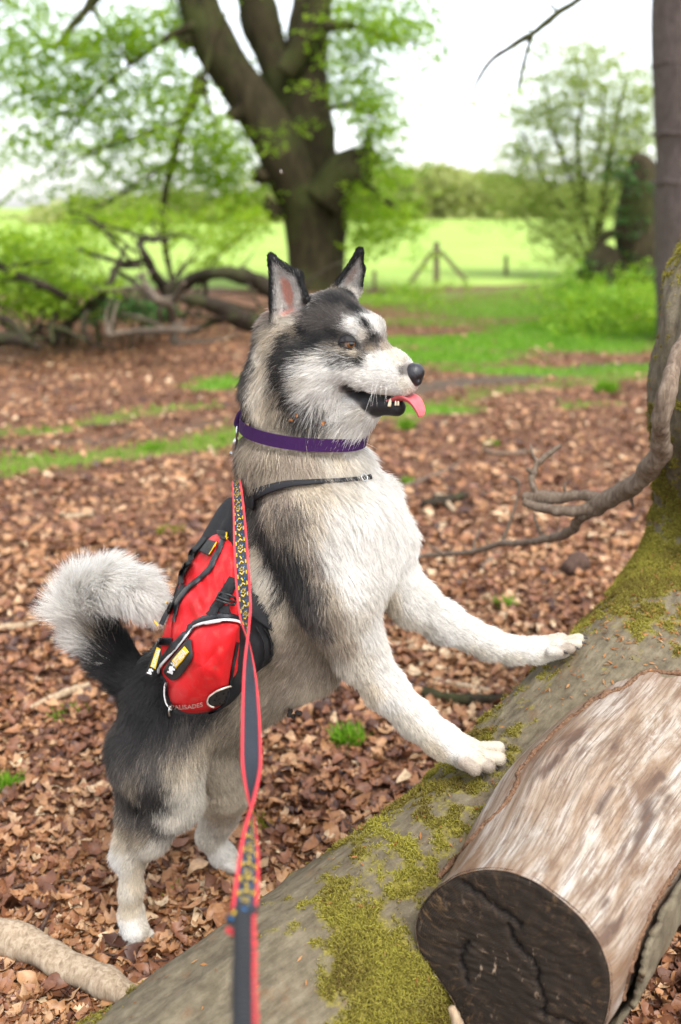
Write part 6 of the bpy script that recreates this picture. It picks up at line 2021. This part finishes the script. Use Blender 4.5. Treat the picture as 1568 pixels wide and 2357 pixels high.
for i in range(160):
    w = LW[i] / 2
    for a, b in ((-w, -.0007), (w, -.0007), (w, .0007), (-w, .0007)): V.append(P[i] + S_[i] * a + N_[i] * b)
for i in range(159):
    for j in range(4): F.append([i * 4 + j, i * 4 + (j + 1) % 4, (i + 1) * 4 + (j + 1) % 4, (i + 1) * 4 + j])
M_strap = cloth('leash_webbing', (.020, .024, .032), .7, 1600, .3, ((.12, .12, .13), .35), .6, .25)
M_edge = cloth('leash_red_edge', (.55, .035, .045), .6, 1600, .2, ((.55, .2, .18), .35), .5, .3)
M_lyel = simple('leash_yellow_yarn', (.75, .50, .02), .7, .2, 300)
M_lblu = simple('leash_blue_yarn', (.02, .17, .42), .7, .2, 300)
mesh_obj('strap', np.array(V), F, M_strap, leash, smooth=False)
for s in (-1, 1):
    mb = MB()
    Vt, Ft, uv = tube(P + S_ * (LW / 2)[:, None] * s, .0021, 8, 160)
    mb.add(Vt, Ft, uv); mb.build('red_edge', M_edge, leash)
Ls = np.concatenate([[0], np.cumsum(np.linalg.norm(np.diff(P, axis=0), axis=1))])
def lpt(s, u, h=.0011):
    i = min(max(np.searchsorted(Ls, s) - 1, 0), 158); f = (s - Ls[i]) / (Ls[i + 1] - Ls[i])
    p = P[i] * (1 - f) + P[i + 1] * f; S = S_[i] * (1 - f) + S_[i + 1] * f; N = N_[i] * (1 - f) + N_[i + 1] * f
    return p + unit(S) * u + unit(N) * h
mb = MB()
def dash(s, u, ds, du, w, mi):
    a = np.array([s, u]); b = a + [ds, du]; nrm = unit(np.array([-(b - a)[1], (b - a)[0]])) * w / 2
    mb.add(np.array([lpt(*(a + nrm)), lpt(*(b + nrm)), lpt(*(b - nrm)), lpt(*(a - nrm))]), [[0, 1, 2, 3]], None, mi)
s, kind = .004, 0
while s < Ls[-1] - .012:
    if kind % 4 == 0:
        for a in (-1, 1): dash(s, 0, .006, a * .0042, .0013, 0)
        dash(s + .001, -.0055, .003, 0, .0013, 1)
    elif kind % 4 == 1:
        for a in range(6):
            x = a / 6 * 2 * math.pi
            dash(s + .005 + .0035 * math.cos(x), .0035 * math.sin(x), .0016, 0, .0017, 0)
        dash(s + .005, -.0052, .003, 0, .0013, 1); dash(s + .0015, .0046, .003, 0, .0013, 1)
    elif kind % 4 == 2:
        for a in (-1, 1): dash(s + .006, 0, -.006, a * .0042, .0013, 0)
        dash(s + .001, .0052, .003, 0, .0013, 1)
    else:
        dash(s + .001, -.002, .007, .003, .0014, 0); dash(s + .003, .004, .003, 0, .0013, 1)
    if kind % 2 == 0:
        for q in range(4):
            dash(s + q * .0022, .0068, .0015, .0022, .0010, 0)
            dash(s + .004 + q * .0022, -.0088, .0015, .0022, .0010, 0)
    s += .0125; kind += 1
tag(mb.build('woven_pattern', None, leash, False, [M_lyel, M_lblu]), kind='stuff')
# knot and grip
gp = [at(558, 2106, .99), at(560, 2132, .965), at(561, 2190, .93), at(559, 2260, .885), at(560, 2350, .83), at(563, 2450, .78), at(568, 2600, .71)]
mb = MB()
kx = gp[0]
V, F = sphere_mb(kx, .0115, .0105, .012, seg=18, rings=12); mb.add(V, F)
mb.tube([kx + _R * .012 + _U * .008, kx + _F * -.012, kx - _R * .013 - _U * .004, kx + _F * .006 - _U * .01], .0048, 8, 20)
mb.build('knot', M_strap, leash)
mb = MB()
for (a, b, mi) in ((-.007, .006, 0), (.003, .009, 1), (-.002, -.001, 1), (.007, -.002, 0), (-.009, .000, 1)):
    V, F = sphere_mb(kx - _F * .0108 + _R * a + _U * b, .0022, .0012, .003, seg=8, rings=5); mb.add(V, F, None, mi)
tag(mb.build('woven_pattern', None, leash, True, [M_lyel, M_lblu]), kind='stuff')
Qg = crom(np.array(gp), 150); Lg = np.concatenate([[0], np.cumsum(np.linalg.norm(np.diff(Qg, axis=0), axis=1))])
Qg = crom(np.array(gp), 700); Lg = np.concatenate([[0], np.cumsum(np.linalg.norm(np.diff(Qg, axis=0), axis=1))])
rg = .0084 + .0017 * np.abs(np.sin(Lg / .0150 * 2 * math.pi)) ** .6
Vt, Ft, uv = tube(Qg, rg, 18, 1400)
mb = MB(); mb.add(Vt, Ft, uv); mb.build('grip', cloth('grip_webbing', (.014, .015, .017), .65, 1500, .3, None, .5, .3), leash)
off = _R * .0082 - _F * .004
wob = np.sin(Lg / .0150 * 2 * math.pi)[:, None] * .0016 * _R
Vt, Ft, uv = tube(Qg + off + wob, .0036, 8, 1400)
mb = MB(); mb.add(Vt, Ft, uv)
mb.tube([kx - _R * .014 - _U * .012 - _F * .006, kx - _R * .006 - _U * .013 - _F * .013, kx + _R * .005 - _U * .018 - _F * .012, Qg[90] + off], .0032, 8, 24)
mb.build('red_edge', M_edge, leash)
# ================================================================ fur
t = NT('dog_fur')
c = t.attr('coat', 'Color')
d = t.n('BsdfDiffuse', Color=c).outputs[0]
tr = t.n('BsdfTranslucent', Color=c).outputs[0]
g = t.n('BsdfHair', _component='Reflection', RoughnessU=.35, RoughnessV=.6).outputs[0]
a = t.n('MixShader', Fac=.40, i1=d, i2=tr).outputs[0]
M_fur = t.surf(t.n('MixShader', Fac=.03, i1=a, i2=g).outputs[0])

NFUR = 450000
KPT = 5
fc = DV[DF].mean(1)
fn = DN[DF[:, 0]]
toCam = unit(CAMP - fc)
facing = (fn * toCam).sum(1)
headw = np.where((fc[:, 2] > 1.12) & ((fc - H0) @ HF > -.12), 2.0, 1.0)
wt = np.where(facing > -.25, 1.0, .35) * headw
roots, rf = sample_mesh(DV, DF, NFUR, RNG, wt)
rn = unit(DN[DF[rf]].mean(1))
fd, fl, fli = prim_field(roots)
# ears: short hair that runs to the tip
for a_, b_, c_, th_e in EAR:
    de = sd_tri(roots, a_, b_, c_) if len(roots) else None
    tipd = unit((EAR[0][1] if np.dot(a_ - H0, HL) < 0 else EAR[3][1]) - (EAR[0][2] if np.dot(a_ - H0, HL) < 0 else EAR[3][2]))
    m = de < th_e + .0035
    fd[m] = tipd; fl[m] = .0085; fli[m] = .22
# ragged borders between the colours: look the colour up a little way off, along and across the lie of the coat
jit = RNG.normal(0, 1, (NFUR, 3)) * .0045 + unit(fd) * (RNG.normal(0, 1, NFUR) * .014)[:, None]
jit *= np.clip(fl / .03, .3, 1.2)[:, None]
shift = unit(fd - rn * (fd * rn).sum(1)[:, None]) * (fl * .5)[:, None]      # what shows is the hair's middle, not its root
fcol, bare = coat(roots + jit + shift)
bare0 = coat(roots)[1]
keep = ~(bare | bare0)
for fn_keep in FUR_MASKS:                     # nothing grows under the pack, the collar, round the eyes
    keep &= fn_keep(roots, rn)
lenmul = np.ones(NFUR)
for fn_len in FUR_SHORT:
    lenmul *= fn_len(roots)
roots, rn, fd, fl, fli, fcol, lenmul = (x[keep] for x in (roots, rn, fd, fl, fli, fcol, lenmul))
n = len(roots)
ft = fd - rn * (fd * rn).sum(1)[:, None]
ft = unit(ft + RNG.normal(0, .16, (n, 3)) + .16 * np.stack([vnoise(roots, 45, s) for s in (1, 2, 3)], 1))
ft = unit(ft - rn * (ft * rn).sum(1)[:, None])
length = .85 * fl * lenmul * RNG.uniform(.65, 1.2, n) * (1 + .18 * vnoise(roots, 30, 5))
lift = np.clip(fli + RNG.normal(0, .09, n), .08, .95)
# clumping: strands lean to a shared tip
cl = np.stack([vnoise(roots, 120, s) for s in (11, 12, 13)], 1) * .22
P = np.zeros((n, KPT, 3))
P[:, 0] = roots - rn * .001
d = unit(rn * lift[:, None] * 1.5 + ft * (1 - lift * .6)[:, None])
for k in range(1, KPT):
    s = k / (KPT - 1)
    P[:, k] = P[:, k - 1] + d * (length / (KPT - 1))[:, None]
    d = unit(d + ft * (.30 * (1 - lift))[:, None] + cl * .8 + np.array([0, 0, -1.0]) * (.10 + 1.2 * fl[:, None]) * .6)
base_r = np.interp(fl, [.006, .02, .05, .09], [.00028, .00033, .00038, .00040])
prof = np.array([1.0, .95, .8, .55, .15])
rad = base_r[:, None] * prof[None] * RNG.uniform(.75, 1.2, n)[:, None]
var = np.clip(1 + RNG.normal(0, .14, n) + .09 * vnoise(roots, 70, 21) + .10 * vnoise(roots, 170, 22), .5, 1.35)
rootdark = np.array([.88, .94, 1.0, 1.0, 1.02])
C = fcol[:, None, :] * var[:, None, None] * rootdark[None, :, None]
# guard hairs on the grey coat: pale at the root and dark at the tip, some the other way round
lum = fcol.mean(1)
mid = np.clip(1 - np.abs(lum - .20) / .2, 0, 1)
flip = RNG.random(n)
band = np.where(flip < .42, .45, np.where(flip > .75, 1.75, 1.0))
mixv = (1 + (band - 1) * mid)[:, None] * np.linspace(.3, 1.0, KPT)[None] + (1 - np.linspace(.3, 1.0, KPT)[None])
C = np.clip(C * mixv[:, :, None], .006, .9)
fur = hair_object('fur', P, rad, C, M_fur, dog)
# ================================================================ small things
M_crumb = simple('dry_leaf_crumb', (.26, .11, .04), .7, .3, 300)
for lab, x, y, L_, sl in (('curled orange leaf crumb caught in the dark ruff above the collar', 683, 960, .008, .3), ('flat orange leaf crumb under the cheek of the dog', 694, 946, .007, 1.2), ('thin orange needle in the throat fur of the dog', 742, 962, 0.010, -.6)):
    p, nrm = on_dog(x, y, 0)
    p = p + nrm * .020
    a = unit(_R * math.cos(sl) - _U * math.sin(sl)); b = unit(np.cross(nrm, a))
    V = []
    for q in np.linspace(-.5, .5, 5):
        w_ = L_ * .28 * (1 - (2 * q) ** 2) + .0006
        c_ = p + a * q * L_ + nrm * (.35 * L_ * (2 * q) ** 2)
        V += [c_ - b * w_, c_ + nrm * .0006, c_ + b * w_]
    F = [[i * 3 + j, i * 3 + j + 1, i * 3 + j + 4, i * 3 + j + 3] for i in range(4) for j in range(2)]
    tag(mesh_obj('leaf_crumb', np.array(V), F, M_crumb), lab, 'leaf crumb', 'leaf crumbs in the fur')
# small insect in the air in front of the beech
ic = at(647, 398, 3.2)
ins = thing('flying_insect', 'tiny pale winged insect in the air before the beech trunk', 'insect', ic)
mb = MB(); V, F = sphere_mb(ic, .0045, .0018, .0018, seg=10, rings=8); mb.add(V, F)
V, F = sphere_mb(ic + [.0052, 0, 0], .0016, seg=8, rings=6); mb.add(V, F)
mb.build('body', simple('insect_body', (.16, .12, .09), .5), ins)
for s_ in (-1, 1):
    w_ = [ic + np.array(q) for q in ((.001, 0, .001), (-.004, s_ * .004, .008), (-.001, s_ * .006, .0105), (.003, s_ * .003, .006))]
    mesh_obj('wing', np.array(w_), [[0, 1, 2, 3]], simple('insect_wing', (.75, .72, .66), .3), ins, False)
# dirt clod hanging in the belly hair
p, nrm = on_dog(668, 1612, 0)
cd = MB()
for q in range(5):
    V, F = sphere_mb(p + nrm * .028 + RNG.normal(0, .006, 3), .0055, .007, .0045, seg=10, rings=7); cd.add(V * (1 + 0), F)
tag(cd.build('dirt_clod', simple('dark_clod', (.02, .015, .012), .9, .4, 300, .5, 500)), 'small dark clod of dirt hanging in the belly fur of the dog', 'dirt clod')
